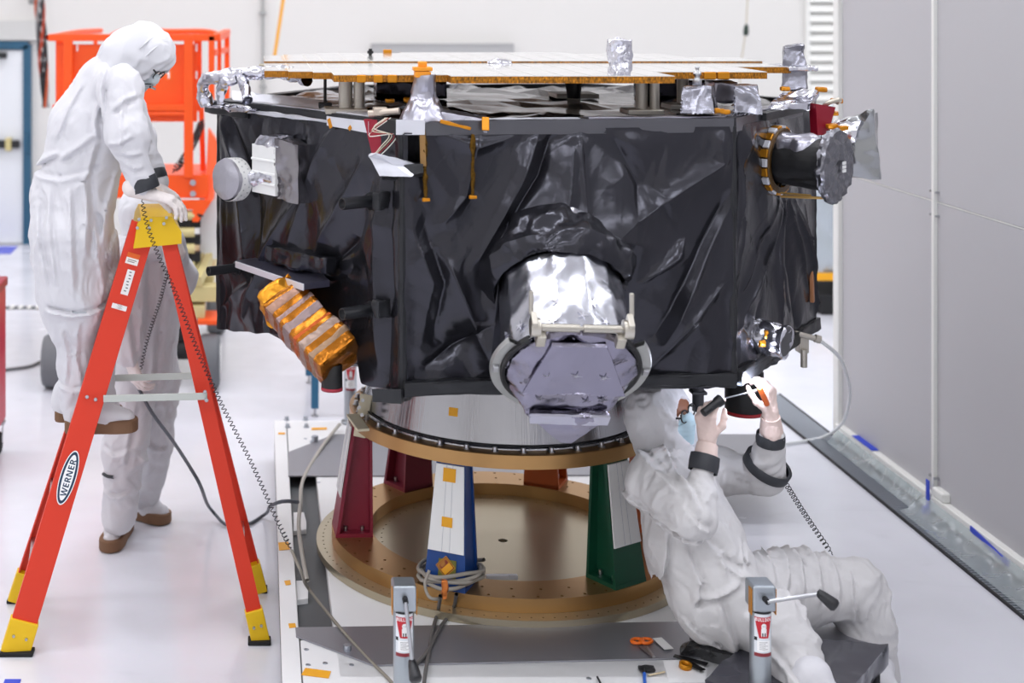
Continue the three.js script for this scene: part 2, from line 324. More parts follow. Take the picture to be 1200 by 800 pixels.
// grey panel partition on the right
const WX = 3.3, W_END = -8.25;
{
  const w = new THREE.Group(); w.name = 'wall_right'; w.userData = { kind: 'structure', label: 'partition of grey panels with thin white posts', category: 'wall' }; scene.add(w);
  const ys = [0.1, 1.531, 3.1], step = 1.167, pg = {};
  for (let k = 0; k < 10; k++) for (let j = 0; j < 2; j++) {
    const z0 = W_END + k * step, h = ys[j + 1] - ys[j] - 0.008;
    const m = part('panel', pg[j] ??= box(0, 0, 0, 0.04, h, step - 0.004, 0.003), M.grayPanel, w); m.position.set(WX + 0.02, (ys[j] + ys[j + 1]) / 2, z0 + step / 2);
  }
  part('joint_strip', box(WX + 0.004, 1.531, W_END + 5 * step, 0.012, 0.0045, 10 * step, 0.001), M.rail, w);
  part('core', new THREE.BoxGeometry(0.03, 3.0, 10 * step).translate(WX + 0.045, 1.6, W_END + 5 * step), M.rail, w);
  for (let k = 0; k < 11; k++) {
    const z = W_END + k * step;
    part('post', k ? box(WX - 0.004, 1.6, z, 0.03, 3.05, 0.026) : box(WX + 0.02, 1.56, z - 0.01, 0.09, 3.12, 0.075), M.rail, w);
    if (k) for (const dy of [-0.065, 0.05]) for (const s of [-1, 1]) part('bolt', rod(v3(WX, 1.531 + dy, z + s * 0.032), v3(WX - 0.02, 1.531 + dy, z + s * 0.032), 0.005, 0.005, 8), M.steel, w);
    if (k) for (const s of [-1, 1]) part('bolt', rod(v3(WX, 0.19, z + s * 0.028), v3(WX - 0.025, 0.19, z + s * 0.028), 0.007, 0.007, 8), M.steel, w);
  }
  part('bottom_rail', box(WX + 0.0, 0.068, W_END + 5 * step, 0.07, 0.08, 10 * step, 0.006), M.rail, w);
  part('top_rail', box(WX + 0.02, 3.12, W_END + 5 * step, 0.08, 0.05, 10 * step, 0.006), M.rail, w);
  // clear plastic skirt taped to the rail, falling over the drain grating
  const sk = (z0, z1, reach, nm) => {
    const g = sheet(v3(WX - reach, 0.016, z1), v3(WX - reach, 0.016, z0), v3(WX - 0.037, 0.085, z0), v3(WX - 0.037, 0.085, z1), 120, 14, (s, t, u, v) => (1 - v) * 0.0 + Math.sin(v * Math.PI) * (0.018 * N3(s * 4, 1, t * 5) + 0.01 * N3(s * 11, 4, t * 9)) + 0.012 * Math.sin(v * Math.PI));
    const m = solo('plastic_skirt', g, M.clearFrost, nm, 'plastic sheet'); return m;
  };
  sk(-8.2, -7.15, 0.1, 'short clear plastic skirt taped under the partition beside the corner post');
  sk(-7.12, -4.6, 0.165, 'long clear plastic skirt hanging under the partition over the drain');
  const tape = (name, g, label) => solo(name, g, M.blueTape, label, 'tape');
  tape('blue_tape', bar(v3(WX - 0.012, 0.112, -8.0), v3(WX - 0.012, 0.112, -7.74), 0.055, 0.004), 'blue masking tape along the rail by the corner post');
  tape('blue_tape', [box(WX - 0.04, 0.09, -7.085, 0.006, 0.17, 0.035), box(WX - 0.05, 0.02, -7.085, 0.03, 0.05, 0.035)], 'strip of blue tape hanging down the rail at the thin post');
  tape('blue_tape', bar(v3(WX - 0.04, 0.095, -6.66), v3(WX - 0.04, 0.062, -6.32), 0.006, 0.028), 'dark blue tape slanting along the plastic skirt');
  solo('hose_clip', box(WX - 0.01, 0.13, -7.0, 0.05, 0.05, 0.12, 0.012), M.rail, 'white plastic cover lump on the rail at the thin post', 'cover');
  // drain grating
  const gr = thing('drain_grating', 'narrow steel drain grating in the floor along the partition', 'grating', [3.2, 0, -7]);
  part('tray', new THREE.BoxGeometry(0.19, 0.004, 6.2).translate(3.2, 0.003, -6.1), M.darkStrip, gr);  // dark plate on the solid floor paints the trough's shaded depth
  part('frame', [box(3.11, 0.007, -6.1, 0.012, 0.012, 6.2, 0.002), box(3.293, 0.007, -6.1, 0.012, 0.012, 6.2, 0.002)], M.dull_black, gr);
  const sg = box(0, 0, 0, 0.17, 0.01, 0.01, 0.002);
  for (let k = 0; k < 150; k++) { const m = part('slat', sg, M.zinc, gr); m.position.set(3.2 - gr.position.x, 0.008, -9.15 + k * 0.026 - gr.position.z); }
}
// door and its frame in the back wall
{
  const d = new THREE.Group(); d.name = 'door_1'; d.position.set(-2.9, 0, BACK); d.userData = { kind: 'structure', label: 'white exit door in a blue steel frame', category: 'door' }; scene.add(d);
  const z = BACK + 0.03, x1 = -2.43, y1 = 2.0;
  part('frame', [box(x1 + 0.06, 1.0, z, 0.08, 2.05, 0.1), box(x1 - 0.5, y1 + 0.02, z, 1.15, 0.08, 0.1), box(x1 - 1.06, 1.0, z, 0.08, 2.05, 0.1)], M.doorBlue, d);
  part('leaf', box(x1 - 0.5, 0.99, z, 1.04, 1.96, 0.05), M.door, d);
  const pb = part('panic_bar', box(x1 - 0.4, 1.02, z + 0.06, 0.78, 0.08, 0.06, 0.01), M.plasticBlack, d);
  part('latch_case', box(x1 - 0.12, 1.02, z + 0.07, 0.06, 0.13, 0.08, 0.01), M.liftCream, pb);
  part('hinge', box(x1 + 0.05, 1.02, z + 0.06, 0.05, 0.2, 0.03), M.doorBlue, d);
  const c = part('closer', box(x1 - 0.25, 1.92, z + 0.06, 0.22, 0.06, 0.06, 0.008), M.plasticBlack, d);
  part('arm', bar(v3(x1 - 0.28, 1.93, z + 0.08), v3(x1 - 0.3, 2.15, z + 0.06), 0.02, 0.03), M.plasticBlack, c);
  part('recess_shade', box(x1 - 0.45, 2.17, z, 1.3, 0.2, 0.08), mat(0xcfcfcc, 0.7), d);  // grey box paints the shadow of the recess above the door
  solo('floor_tape', new THREE.BoxGeometry(0.62, 0.003, 0.42).translate(-2.75, 0.002, -14.4), mat(0x5f68d8, 0.5), 'blue floor marking in front of the exit door', 'marking');
}
// other fittings on the back wall
{
  const L = thing('wall_louver', 'white louvred vent panel on the back wall', 'louver', [5.75, 0.9, BACK]);
  part('frame', [box(5.57, 2.0, BACK + 0.03, 0.04, 2.8, 0.06), box(5.96, 2.0, BACK + 0.03, 0.04, 2.8, 0.06), box(5.77, 0.62, BACK + 0.03, 0.42, 0.05, 0.06), box(5.77, 3.4, BACK + 0.03, 0.42, 0.05, 0.06)], M.rail, L);
  const g = box(0, 0, 0, 0.36, 0.095, 0.012, 0.003).rotateX(-0.5);
  for (let k = 0; k < 27; k++) { const m = part('slat', g, M.rail, L); m.position.set(5.77 - 5.75, 0.7 + k * 0.1 - 0.9, 0.045); }
  solo('wall_duct', [box(1.85, 1.99, BACK + 0.06, 1.44, 0.1, 0.12, 0.006), box(1.85, 2.03, BACK + 0.125, 1.44, 0.012, 0.01, 0.002)], mat(0xb3b3b3, 0.6), 'long pale grey duct mounted on the back wall', 'duct');
  solo('wall_pipe', [rod(v3(0.026, 0, BACK + 0.04), v3(0.026, 4, BACK + 0.04), 0.014), ...[0.6, 1.6, 2.35].map((y) => box(0.026, y, BACK + 0.03, 0.07, 0.03, 0.06))], mat(0xa9aaa8, 0.5), 'thin grey vertical conduit on the back wall', 'pipe');
  solo('yellow_strap', bar(P(341, -60, 13.2), P(318, 90, 13.2), 0.03, 0.006, v3(0, 0, 1)), M.yellowTape, 'slanting yellow strap hanging in front of the back wall', 'strap');
  const cd = thing('pull_cord', 'thin pull cord with dark green handle hanging by the back wall', 'cord', P(874, 34, 13.5));
  part('cord', tube([P(880, -80, 13.5), P(876, 0, 13.5), P(874, 34, 13.5), P(868, 80, 13.5), P(866, 120, 13.5)], 0.006, 24, 6), mat(0xc9bfa8, 0.7), cd);
  part('handle', turned(P(874, 42, 13.5), v3(0.05, 1, 0), [[0, 0], [0.022, 0.005], [0.026, 0.04], [0.02, 0.09], [0.008, 0.11], [0, 0.11]], 14), mat(0x26382f, 0.5), cd);
  // cables hanging from above beside the door
  const cols = [0x2b2c30, 0xb8452c, 0x46484c, 0x9a9a9a, 0xc8582e, 0x1f2024];
  const wb = thing('cable_bundle', 'bundle of dark and orange cables hanging beside the exit door', 'cables', P(50, 125, 12.5));
  cols.forEach((c, i) => {
    const o = (y, k) => P(lerp(46, 54, clamp(y / 130)) + Math.sin(y * 0.045 + i * 1.05) * (5 - 2.2 * sst(60, 130, y)), y, 12.5 + 0.03 * Math.cos(y * 0.045 + i));
    part('cable', tube([-60, -20, 10, 40, 70, 95, 126].map((y) => o(y)), 0.012, 50, 6), mat(c, 0.5), wb);
  });
  solo('wall_bracket', [box(-2.3, 2.58, BACK + 0.1, 0.1, 0.06, 0.2), rod(v3(-2.3, 2.55, BACK + 0.18), v3(-2.3, 2.44, BACK + 0.2), 0.04, 0.03, 12)], mat(0x8b8b8b, 0.4, 0.6), 'small grey bracket fixed above the exit door', 'bracket');
  // drain strip across the far floor, cable on the floor
  const ds = thing('trench_cover', 'long dark perforated trench cover across the far floor', 'grating', [-1.5, 0, -11.75]);
  part('tray', new THREE.BoxGeometry(5, 0.004, 0.1).translate(-2.2, 0.003, -11.75), M.darkStrip, ds);  // dark plate paints the shade under the slats
  const tg = box(0, 0, 0, 0.03, 0.012, 0.1, 0.002);
  for (let k = 0; k < 70; k++) { const m = part('slat', tg, M.rail, ds); m.position.set(-4.6 + k * 0.07 + 1.5, 0.008, 0); }
  solo('floor_cable', tube([PY(-30, 440, 0.012), PY(8, 433, 0.012), PY(35, 429, 0.012), PY(55, 421, 0.012), PY(80, 424, 0.012)], 0.011, 40, 6), mat(0x77787c, 0.6), 'grey cable lying on the far floor behind the ladder', 'cable');
}
// wrapped equipment behind the corner post
{
  const t = thing('wrapped_crate', 'tall equipment wrapped in clear plastic behind the corner post', 'equipment', [4.75, 0, -11.6]);
  part('body', crumple(box(4.85, 0.95, -11.9, 0.9, 1.3, 0.7, 0.02), 0.05, 7, 0.035), mat(0xb4bcc2, 0.18, 0.35), t);
  part('pallet', [box(4.85, 0.13, -11.9, 1.0, 0.05, 0.8), ...[-0.35, 0, 0.35].map((q) => box(4.85 + q, 0.055, -11.9, 0.1, 0.11, 0.8))], M.dull_black, t);
  part('stripe', box(4.85, 0.3, -11.52, 0.95, 0.06, 0.03), M.yellowTape, t, 'yellow band near the bottom');
}
// ---------- rolling platform ----------
const PT = 0.215;                                              // height of its top
{
  const t = thing('white_platform', 'low white steel platform carrying the assembly stand', 'platform', [1.0, 0, -6.2]);
  const x0 = 0.075, x1 = 1.95, z0 = -4.3, z1 = -7.94;
  part('base', box((x0 + x1) / 2, 0.1, (z0 + z1) / 2, x1 - x0 - 0.004, 0.14, z0 - z1 - 0.01, 0.006), M.darkStrip, t);
  part('side_rail', box(x0 + 0.033, 0.1925, (z0 + z1) / 2, 0.066, 0.045, z0 - z1, 0.004), M.platWhite, t);
  part('side_rail', box(x1 - 0.033, 0.1925, (z0 + z1) / 2, 0.066, 0.045, z0 - z1, 0.004), M.platWhite, t);
  part('rear_deck', box((x0 + x1) / 2, 0.19, -7.6, x1 - x0 - 0.14, 0.05, 0.66, 0.003), M.platWhite, t);
  part('front_deck', box((x0 + x1) / 2, 0.19, -4.77, x1 - x0 - 0.14, 0.05, 0.94, 0.003), M.platWhite, t);
  part('centre_deck', box((x0 + x1) / 2 + 0.06, 0.19, -6.1, x1 - x0 - 0.27, 0.05, 2.3, 0.003), M.platWhite, t);
  const y = PT + 0.001;
  const pq = (l, yy = PT) => l.map(([a, b]) => { const p = PY(a, b, yy); return [p.x, p.z]; });
  part('steel_plate', plate(pq([[346, 737], [1010, 727], [1020, 768], [437, 781], [347, 747]]), y, 0.006), M.greyPlate, t, 'long grey steel plate with a cut corner');
  part('steel_plate', plate(pq([[338, 531], [392, 510], [470, 510], [900, 510], [900, 557], [338, 559]]), y, 0.006), M.greyPlate, t, 'grey steel plate across the back');
  for (const [a, b, c, e] of [[344, 600, 359, 622], [347, 680, 361, 703]]) part('pad', plate(pq([[a, b], [c - 3, b], [c, (b + e) / 2], [c, e - 2], [a, e]], 0.19), 0.17, 0.02), M.platWhite, t);
  const hex = (px, py, s = 1) => { const p = PY(px, py, PT); part('bolt', [rod(v3(p.x, PT, p.z), v3(p.x, PT + 0.004, p.z), 0.018 * s, 0.018 * s, 16), rod(v3(p.x, PT, p.z), v3(p.x, PT + 0.022 * s, p.z), 0.012 * s, 0.012 * s, 6)], M.zinc, t); };
  hex(407, 764, 1.2); for (const [a, b] of [[336, 492], [358, 492], [337, 500.5], [359, 500.5]]) hex(a, b, 0.9); hex(369, 518, 1.5);
  for (const [a, b] of [[359, 761], [381, 777], [361, 779], [412, 779], [373, 565], [358, 514], [690, 795]]) { const p = PY(a, b, PT); part('bolt_hole_disc', turned(v3(p.x, PT, p.z), v3(0, 1, 0), [[0.009, 0], [0.009, 0.002], [0.006, 0.002], [0.004, 0.0004], [0, 0.0004]], 12), M.zinc, t); }  // added zinc discs standing in for the deck's open bolt holes
  const tp = (l) => part('tape_piece', plate(pq(l), PT + 0.001, 0.0015), M.yellowTape, t, 'orange tape patch');
  tp([[358, 783], [388, 787], [385, 795], [353, 791]]); tp([[365, 501.5], [383, 501], [383, 503.5], [365, 504]]); tp([[326, 507], [334, 507], [334, 509], [326, 509]]);
  tp([[326, 636], [338, 635], [340, 644], [327, 645]]); tp([[333, 681], [340, 680], [341, 685], [335, 686]]); tp([[338, 731], [346, 730.5], [347, 735], [339, 736]]); tp([[866, 792], [884, 791], [886, 799], [862, 800]]);
  tp([[338, 549], [348, 550], [348, 552], [338, 551]]);
  for (const x of [0.25, 1.8]) for (const z of [-4.6, -7.7]) part('caster', [rod(v3(x - 0.02, 0.04, z), v3(x + 0.02, 0.04, z), 0.04, 0.04, 20)], M.rubber, t);
}
// ---------- assembly stand: base plate, ring, six legs and flange ----------
const SX = 1.022, SZ = -6.11;
{
  const t = thing('assembly_stand', 'round brass coloured assembly stand with six painted legs', 'stand', [SX, PT, SZ]);
  // discs with real drilled holes
  const drilled = (ro, ri, y0, t, sets) => {
    const sh = new THREE.Shape(); sh.absarc(0, 0, ro, 0, Math.PI * 2); if (ri) { const h = new THREE.Path(); h.absarc(0, 0, ri, 0, Math.PI * 2, true); sh.holes.push(h); }
    for (const [R, n, r, off] of sets) for (let k = 0; k < n; k++) { const q = off + k / n * 2 * Math.PI, h = new THREE.Path(), c = [R * Math.cos(q), R * Math.sin(q)]; h.setFromPoints([...Array(8)].map((_, i) => new THREE.Vector2(c[0] + r * Math.cos(-i * Math.PI / 4), c[1] + r * Math.sin(-i * Math.PI / 4)))); sh.holes.push(h); }
    return toCreasedNormals(new THREE.ExtrudeGeometry(sh, { depth: t, bevelEnabled: false, curveSegments: 96 }).rotateX(-Math.PI / 2), 0.5).translate(SX, y0, SZ);
  };
  part('base_plate', drilled(0.785, 0.02, PT + 0.0015, 0.0295, [[0.757, 110, 0.0044, 0], [0.51, 64, 0.0044, 0.03]]), M.plateMetal, t, 'thin beige metal base plate');
  part('ring', drilled(0.72, 0.555, PT + 0.0315, 0.0535, [[0.7, 48, 0.0068, 0.02], [0.632, 36, 0.0068, 0.06]]), M.brass, t, 'thick brass ring');
  part('level', [box(PY(588, 676, 0.26).x, PT + 0.046, PY(588, 676, 0.26).z, 0.125, 0.018, 0.022, 0.003), box(PY(600, 676, 0.26).x, PT + 0.05, PY(600, 676, 0.26).z + 0.012, 0.03, 0.02, 0.01)], M.whiteTape, t, 'small white spirit level');
  const fl = part('flange', mirrorRing(SX, SZ, 0.645, 0.5, 0.755, 0.055), M.brass, t, 'thick brass flange on top of the legs');
  // legs: trapezoid channels standing on the ring, wide foot, radial
  const leg = (ang, mA, lab, panel) => {
    const c = v3(Math.cos(ang), 0, Math.sin(ang)), s = v3(-c.z, 0, c.x), y0 = PT + 0.085, y1 = 0.755, h = y1 - y0;
    const o = v3(SX, y0, SZ);
    const at = (r, y, w) => o.clone().addScaledVector(c, r).addScaledVector(s, w).add(v3(0, y, 0));
    const hw0 = 0.082, hw1 = 0.058;                               // half widths across
    const cw = lab.startsWith('blue') ? 0.92 : 0.45, ring4 = (r0, r1, y, hw) => [at(r0, y, -hw), at(r0, y, hw), at(r1, y, hw), at(r1, y, -hw)];
    const g = part('leg', hexa([...ring4(0.706, 0.566, 0, hw0 * cw), ...ring4(0.635, 0.566, h, hw1 * cw)]), mA, t, lab);
    const slab = (r0, r1, th) => { // plate across at outer/inner edge, tapering in width
      const A = [at(r0, 0, -hw0), at(r0, 0, hw0), at(r1, h, hw1), at(r1, h, -hw1)], n = at(r0 - th, 0, 0).sub(at(r0, 0, 0));
      return hexa([...A, ...A.map((q) => q.clone().add(n))]);
    };
    part('outer_plate', slab(0.715, 0.642, 0.014), mA, g);
    part('inner_plate', slab(0.572, 0.572, 0.012), mA, g);
    part('foot_plate', hexa([at(0.715, 0, -hw0), at(0.715, 0, hw0), at(0.56, 0, hw0), at(0.56, 0, -hw0), at(0.713, 0.016, -hw0), at(0.713, 0.016, hw0), at(0.56, 0.016, hw0), at(0.56, 0.016, -hw0)]), mA, g);
    for (const w of [-0.045, 0.045]) for (const r of [0.6, 0.67]) part('bolt', rod(at(r, 0.014, w), at(r, 0.034, w), 0.009, 0.009, 6), M.steel, g);
    if (panel) {
      const p0 = panel, A = [at(0.7165, 0, 0)];
      const f = (y) => lerp(0.7175, 0.6445, y / h), wv = (y) => lerp(hw0, hw1, y / h) - 0.003;
      const q = (y0_, y1_, o_) => [at(f(y0_) + o_, y0_, -wv(y0_)), at(f(y0_) + o_, y0_, wv(y0_)), at(f(y1_) + o_, y1_, wv(y1_)), at(f(y1_) + o_, y1_, -wv(y1_))];
      const a = q(p0 * h, h * 0.99, 0.006), b = q(p0 * h, h * 0.99, 0);
      part('face_sheet', hexa([...a, ...b]), M.white, g, 'white face sheet');
      for (const w of [-0.012, 0.012]) part('score_line', bar(at(f(p0 * h) + 0.0063, p0 * h, w * 1.3), at(f(h * 0.99) + 0.0063, h * 0.99, w), 0.0015, 0.0015), mat(0xb9bcc4, 0.6), g);
    }
    return { g, at, h, hw0, hw1, f: (y) => lerp(0.7175, 0.6445, y / h) };
  };
  const angOf = (px, py) => { const p = PY(px, py, PT + 0.085); return Math.atan2(p.z - SZ, p.x - SX); };
  const fA = angOf(527, 684);
  const A0 = fA, stepA = Math.PI / 3;
  const L = {};
  L.blue = leg(A0, M.blue, 'blue leg with white face sheet', 0.3);
  leg(A0 + stepA, M.red, 'crimson leg', 0.36); leg(A0 + 2 * stepA, M.maroon, 'dark red leg at the back'); leg(A0 + 3 * stepA, M.orangeLeg, 'orange leg at the back'); leg(A0 + 4 * stepA, M.orangeLeg, 'orange leg'); L.green = leg(A0 + 5 * stepA, M.green, 'dark green leg with white face sheet', 0.33);
  // tape patches and warning diamond on the front leg
  const b = L.blue, sq = (y, w, s, m, nm, lab) => {
    const r = b.f(y) + (s[3] ?? 0.0075), c = b.at(r, y, w), n = b.at(r + 1, y, w).sub(c), up = b.at(b.f(y + 0.1), y + 0.1, w).sub(b.at(b.f(y), y, w)).normalize();
    const x = up.clone().cross(n).normalize();
    return part(nm, new THREE.BoxGeometry(s[0], s[1], 0.002).rotateZ(s[2] ?? 0).applyMatrix4(basis(x, up, x.clone().cross(up), c)), m, b.g, lab);
  };
  sq(0.415, 0.0, [0.05, 0.05], M.yellowTape, 'tape_patch'); sq(0.245, 0.0, [0.042, 0.036], M.yellowTape, 'tape_patch');
  const dia = canvasTex(128, 128, (c) => { c.fillStyle = '#e8a31d'; c.fillRect(0, 0, 128, 128); c.strokeStyle = '#5b1d12'; c.lineWidth = 8; c.strokeRect(8, 8, 112, 112); c.fillStyle = '#7d2415'; c.fillRect(18, 18, 92, 40); c.fillStyle = '#f1c24a'; c.font = 'bold 30px sans-serif'; c.fillText('EST', 36, 48); });
  sq(0.085, -0.002, [0.055, 0.055, Math.PI / 4, 0.0035], mat(0xffffff, 0.5, 0, { map: dia }), 'warning_label', 'diamond shaped orange warning label');
  sq(0.078, -0.008, [0.07, 0.065, 0, 0.001], mat(0x6d6a2a, 0.6), 'label_backing');
  // grey cable wound around the foot of the front leg
  const cx = b.at(0.64, 0, 0), loop = [];
  for (let k = 0; k <= 64; k++) { const a = k / 64 * Math.PI * 2 * 4; loop.push(v3(cx.x + Math.cos(a) * (0.118 + 0.008 * Math.sin(k * 1.7)), PT + 0.1 + 0.012 * Math.floor(k / 16) + 0.02 * (0.5 + 0.5 * Math.sin(a + 1)) + 0.006 * Math.sin(k), cx.z + Math.sin(a) * (0.115 + 0.008 * Math.cos(k * 1.3)))); }
  const cb = thing('wound_cable', 'flat grey cable wound round the foot of the blue leg', 'cable', [cx.x, PT + 0.085, cx.z]);
  part('cable', [tube(loop, 0.0075, 400, 7), tube([P(503, 668, 5.3), P(498, 684, 5.28), P(504, 700, 5.24), P(518, 700, 5.26), P(524, 692, 5.28)], 0.006, 40, 7)], mat(0x9a948a, 0.6), cb);
  part('copper_clip', crumple(box(P(521, 690, 5.24).x, P(521, 690, 5.24).y, P(521, 690, 5.24).z, 0.022, 0.07, 0.02, 0.004), 0.006, 40, 0.008), mat(0xc9763c, 0.3, 0.9), cb);
  const ends = [[P(516, 698, 5.22), PY(513, 717, PT + 0.012), PY(508, 735, PT + 0.014), PY(503, 762, PT + 0.014), PY(497, 800, PT + 0.014), PY(495, 830, PT + 0.012)], [P(535, 696, 5.24), PY(530, 715, PT + 0.012), PY(514, 738, PT + 0.014), PY(500, 765, PT + 0.014), PY(488, 778, PT + 0.014)]];
  ends.forEach((e) => part('cable_end', tube(e, 0.007, 50, 7), mat(0x5e5c5a, 0.6), cb));
}
function hexa(v) {                                               // 8 corners: one quad, then the opposite quad in the same order
  const f = [[0, 1, 2, 3], [7, 6, 5, 4], [0, 4, 5, 1], [1, 5, 6, 2], [2, 6, 7, 3], [3, 7, 4, 0]], pos = [];
  const c = v.reduce((a, q) => a.add(q), v3()).multiplyScalar(1 / 8);
  for (const [a, b, d, e] of f) {
    const m = v[a].clone().add(v[d]).multiplyScalar(0.5).sub(c), n = v[b].clone().sub(v[a]).cross(v[d].clone().sub(v[a]));
    const q = n.dot(m) > 0 ? [a, b, d, a, d, e] : [a, d, b, a, e, d];
    for (const i of q) pos.push(v[i].x, v[i].y, v[i].z);
  }
  const g = new THREE.BufferGeometry(); g.setAttribute('position', new THREE.Float32BufferAttribute(pos, 3)); g.computeVertexNormals(); return g;
}
// ---------- silver payload adapter on the flange ----------
{
  const t = thing('payload_adapter', 'brushed silver conical adapter ring under the black spacecraft', 'adapter ring', [SX, 0.81, SZ]);
  const am = mat(0xacacb0, 0.26, 1, { bumpMap: rep(brushTex, 12, 1), bumpScale: 0.0012, roughnessMap: rep(brushTex, 5, 1) });
  part('cone', new THREE.LatheGeometry([[0.6, 0], [0.6, 0.012], [0.585, 0.016], [0.55, 0.2], [0.552, 0.235], [0.53, 0.245], [0.5, 0.245], [0.5, 0]].map((q) => new THREE.Vector2(...q)), 96).translate(SX, 0.811, SZ), am, t);
  part('cable_ring', new THREE.TorusGeometry(0.594, 0.004, 6, 120).rotateX(Math.PI / 2).translate(SX, 0.828, SZ), M.cordBlack, t);
  const bg = [rod(v3(0, 0, 0), v3(0, 0.018, 0), 0.009, 0.009, 6), rod(v3(0, 0, 0), v3(0, 0.003, 0), 0.014, 0.014, 12)];
  const bgm = merged(bg);
  for (let k = 0; k < 36; k++) { const a = k / 36 * 2 * Math.PI + 0.04; const m = part('bolt', bgm, M.steel, t); m.position.add(v3(SX + 0.617 * Math.cos(a), 0.811, SZ + 0.617 * Math.sin(a))); }
  for (const [px, py] of [[520, 493], [731, 497]]) {
    const a = Math.atan2(-5.55 - 0 + 6.11 - 0, (px - 305) / 1700 * 5.62 - SX); const r = 0.566;
    const c = v3(SX + r * Math.cos(a), 0.93, SZ + r * Math.sin(a));
    part('tape_patch', new THREE.BoxGeometry(0.036, 0.032, 0.003).rotateX(-0.18).rotateY(Math.PI / 2 - a).translate(c.x, c.y, c.z), M.yellowTape, t, 'orange tape tag');
  }
  part('perforated_bracket', [bar(P(421, 512, 5.95), P(430, 462, 6.0), 0.012, 0.05, v3(1, 0, 0.3)), bar(P(413, 486, 5.98), P(426, 504, 5.8), 0.05, 0.012)], mat(0xe5dcc0, 0.6), t, 'cream perforated bracket');
  for (const [a, b] of [[425, 469], [421, 477], [424, 486], [429, 495]]) part('bracket_hole_stub', rod(P(a, b, 5.93), P(a, b, 5.9), 0.008, 0.008, 6), M.steel, t);  // added steel stubs standing in for the bracket's open holes
}
// ---------- the spacecraft: a six sided body in black blankets ----------
const YT = 2.08, YB = 1.165;
const HX = [[-0.165, -6.0], [0.49, -5.0], [1.67, -5.13], [2.285, -6.0], [1.6, -7.1], [0.43, -6.97]];
const craft = thing('spacecraft', 'six sided spacecraft wrapped in crinkled black blankets with a flat solar array on top', 'spacecraft', [1.04, YB, -6.05]);
const faceOf = (i) => {
  const a = v3(HX[i][0], 0, HX[i][1]), b = v3(HX[(i + 1) % 6][0], 0, HX[(i + 1) % 6][1]), u = b.clone().sub(a).normalize(), n = u.clone().cross(v3(0, 1, 0));
  return { a, b, u, n, W: a.distanceTo(b) };
};
const FL = faceOf(0), FF = faceOf(1), FR = faceOf(2);
const camP = v3(0, CAM_H, 0);
function onFace(f, px, py, out = 0) {                            // where the pixel's ray meets the face moved out by some metres
  const dir = P(px, py, 1).sub(camP), o = f.a.clone().addScaledVector(f.n, out);
  return camP.clone().addScaledVector(dir, o.clone().sub(camP).dot(f.n) / dir.dot(f.n));
}
const st = (f, px, py) => { const p = onFace(f, px, py); return [p.clone().sub(f.a).dot(f.u), p.y - YB]; };
function segDist(s, t, a, b) { const dx = b[0] - a[0], dy = b[1] - a[1], k = clamp(((s - a[0]) * dx + (t - a[1]) * dy) / (dx * dx + dy * dy || 1e-9)); return [Math.hypot(s - a[0] - dx * k, t - a[1] - dy * k), k]; }
function blanket(f, folds, yb, off, noise = 1, hole) {
  const cut = hole && [st(f, hole[0], hole[3]), st(f, hole[2], hole[1])];
  const fs = folds.map(([w, amp, ...pp]) => ({ w, amp, p: pp.map(([x, y]) => st(f, x, y)) }));
  const nu = 230, nv = 190, pos = [], uv = [], idx = [], q = v3();
  for (let j = 0; j <= nv; j++) for (let i = 0; i <= nu; i++) {
    const u = i / nu, v = j / nv, s = u * f.W, y0 = yb ? yb(u) : YB, y = lerp(y0, YT, v), t = y - YB;
    let h = 0;
    for (const g of fs) {
      let b = 9, tt = 0;
      for (let k = 0; k + 1 < g.p.length; k++) { const [d, kk] = segDist(s, t, g.p[k], g.p[k + 1]); if (d < b) { b = d; tt = (k + kk) / (g.p.length - 1); } }
      const e = 0.25 + 0.75 * Math.sin(Math.PI * clamp(tt * 0.86 + 0.07));
      if (b < g.w * 4) h += g.amp * e * Math.exp(-b / g.w);
    }
    const wx = s + 0.05 * N3(s * 3, t * 3, off), wy = t + 0.05 * N3(s * 3 + 7, t * 3, off);
    h += noise * (0.03 * crease(wx * 4 + wy * 1.2, wy * 2.4, off) + 0.009 * crease(wx * 10, wy * 7, off + 3) + 0.012 * N3(wx * 2.6, wy * 1.8, off + 6));
    const e = sst(0, 0.05, Math.min(s, f.W - s)) * (0.25 + 0.75 * sst(0, 0.06, YT - y));
    q.copy(f.a).addScaledVector(f.u, s).addScaledVector(f.n, 0.012 + h * e);
    pos.push(q.x, y + 0.006 * N3(s * 9, 2, off) * (1 - sst(0, 0.08, v)), q.z); uv.push(s, t);
  }
  for (let j = 0; j < nv; j++) for (let i = 0; i < nu; i++) {
    const a = j * (nu + 1) + i, s = (i + 0.5) / nu * f.W, t = (j + 0.5) / nv * (YT - YB);
    if (cut && s > cut[0][0] && s < cut[1][0] && t > cut[0][1] && t < cut[1][1]) continue;
    idx.push(a, a + 1, a + nu + 2, a, a + nu + 2, a + nu + 1);
  }
  const g = new THREE.BufferGeometry(); g.setAttribute('position', new THREE.Float32BufferAttribute(pos, 3)); g.setAttribute('uv', new THREE.Float32BufferAttribute(uv, 2)); g.setIndex(idx);
  g.computeVertexNormals(); return g;
}
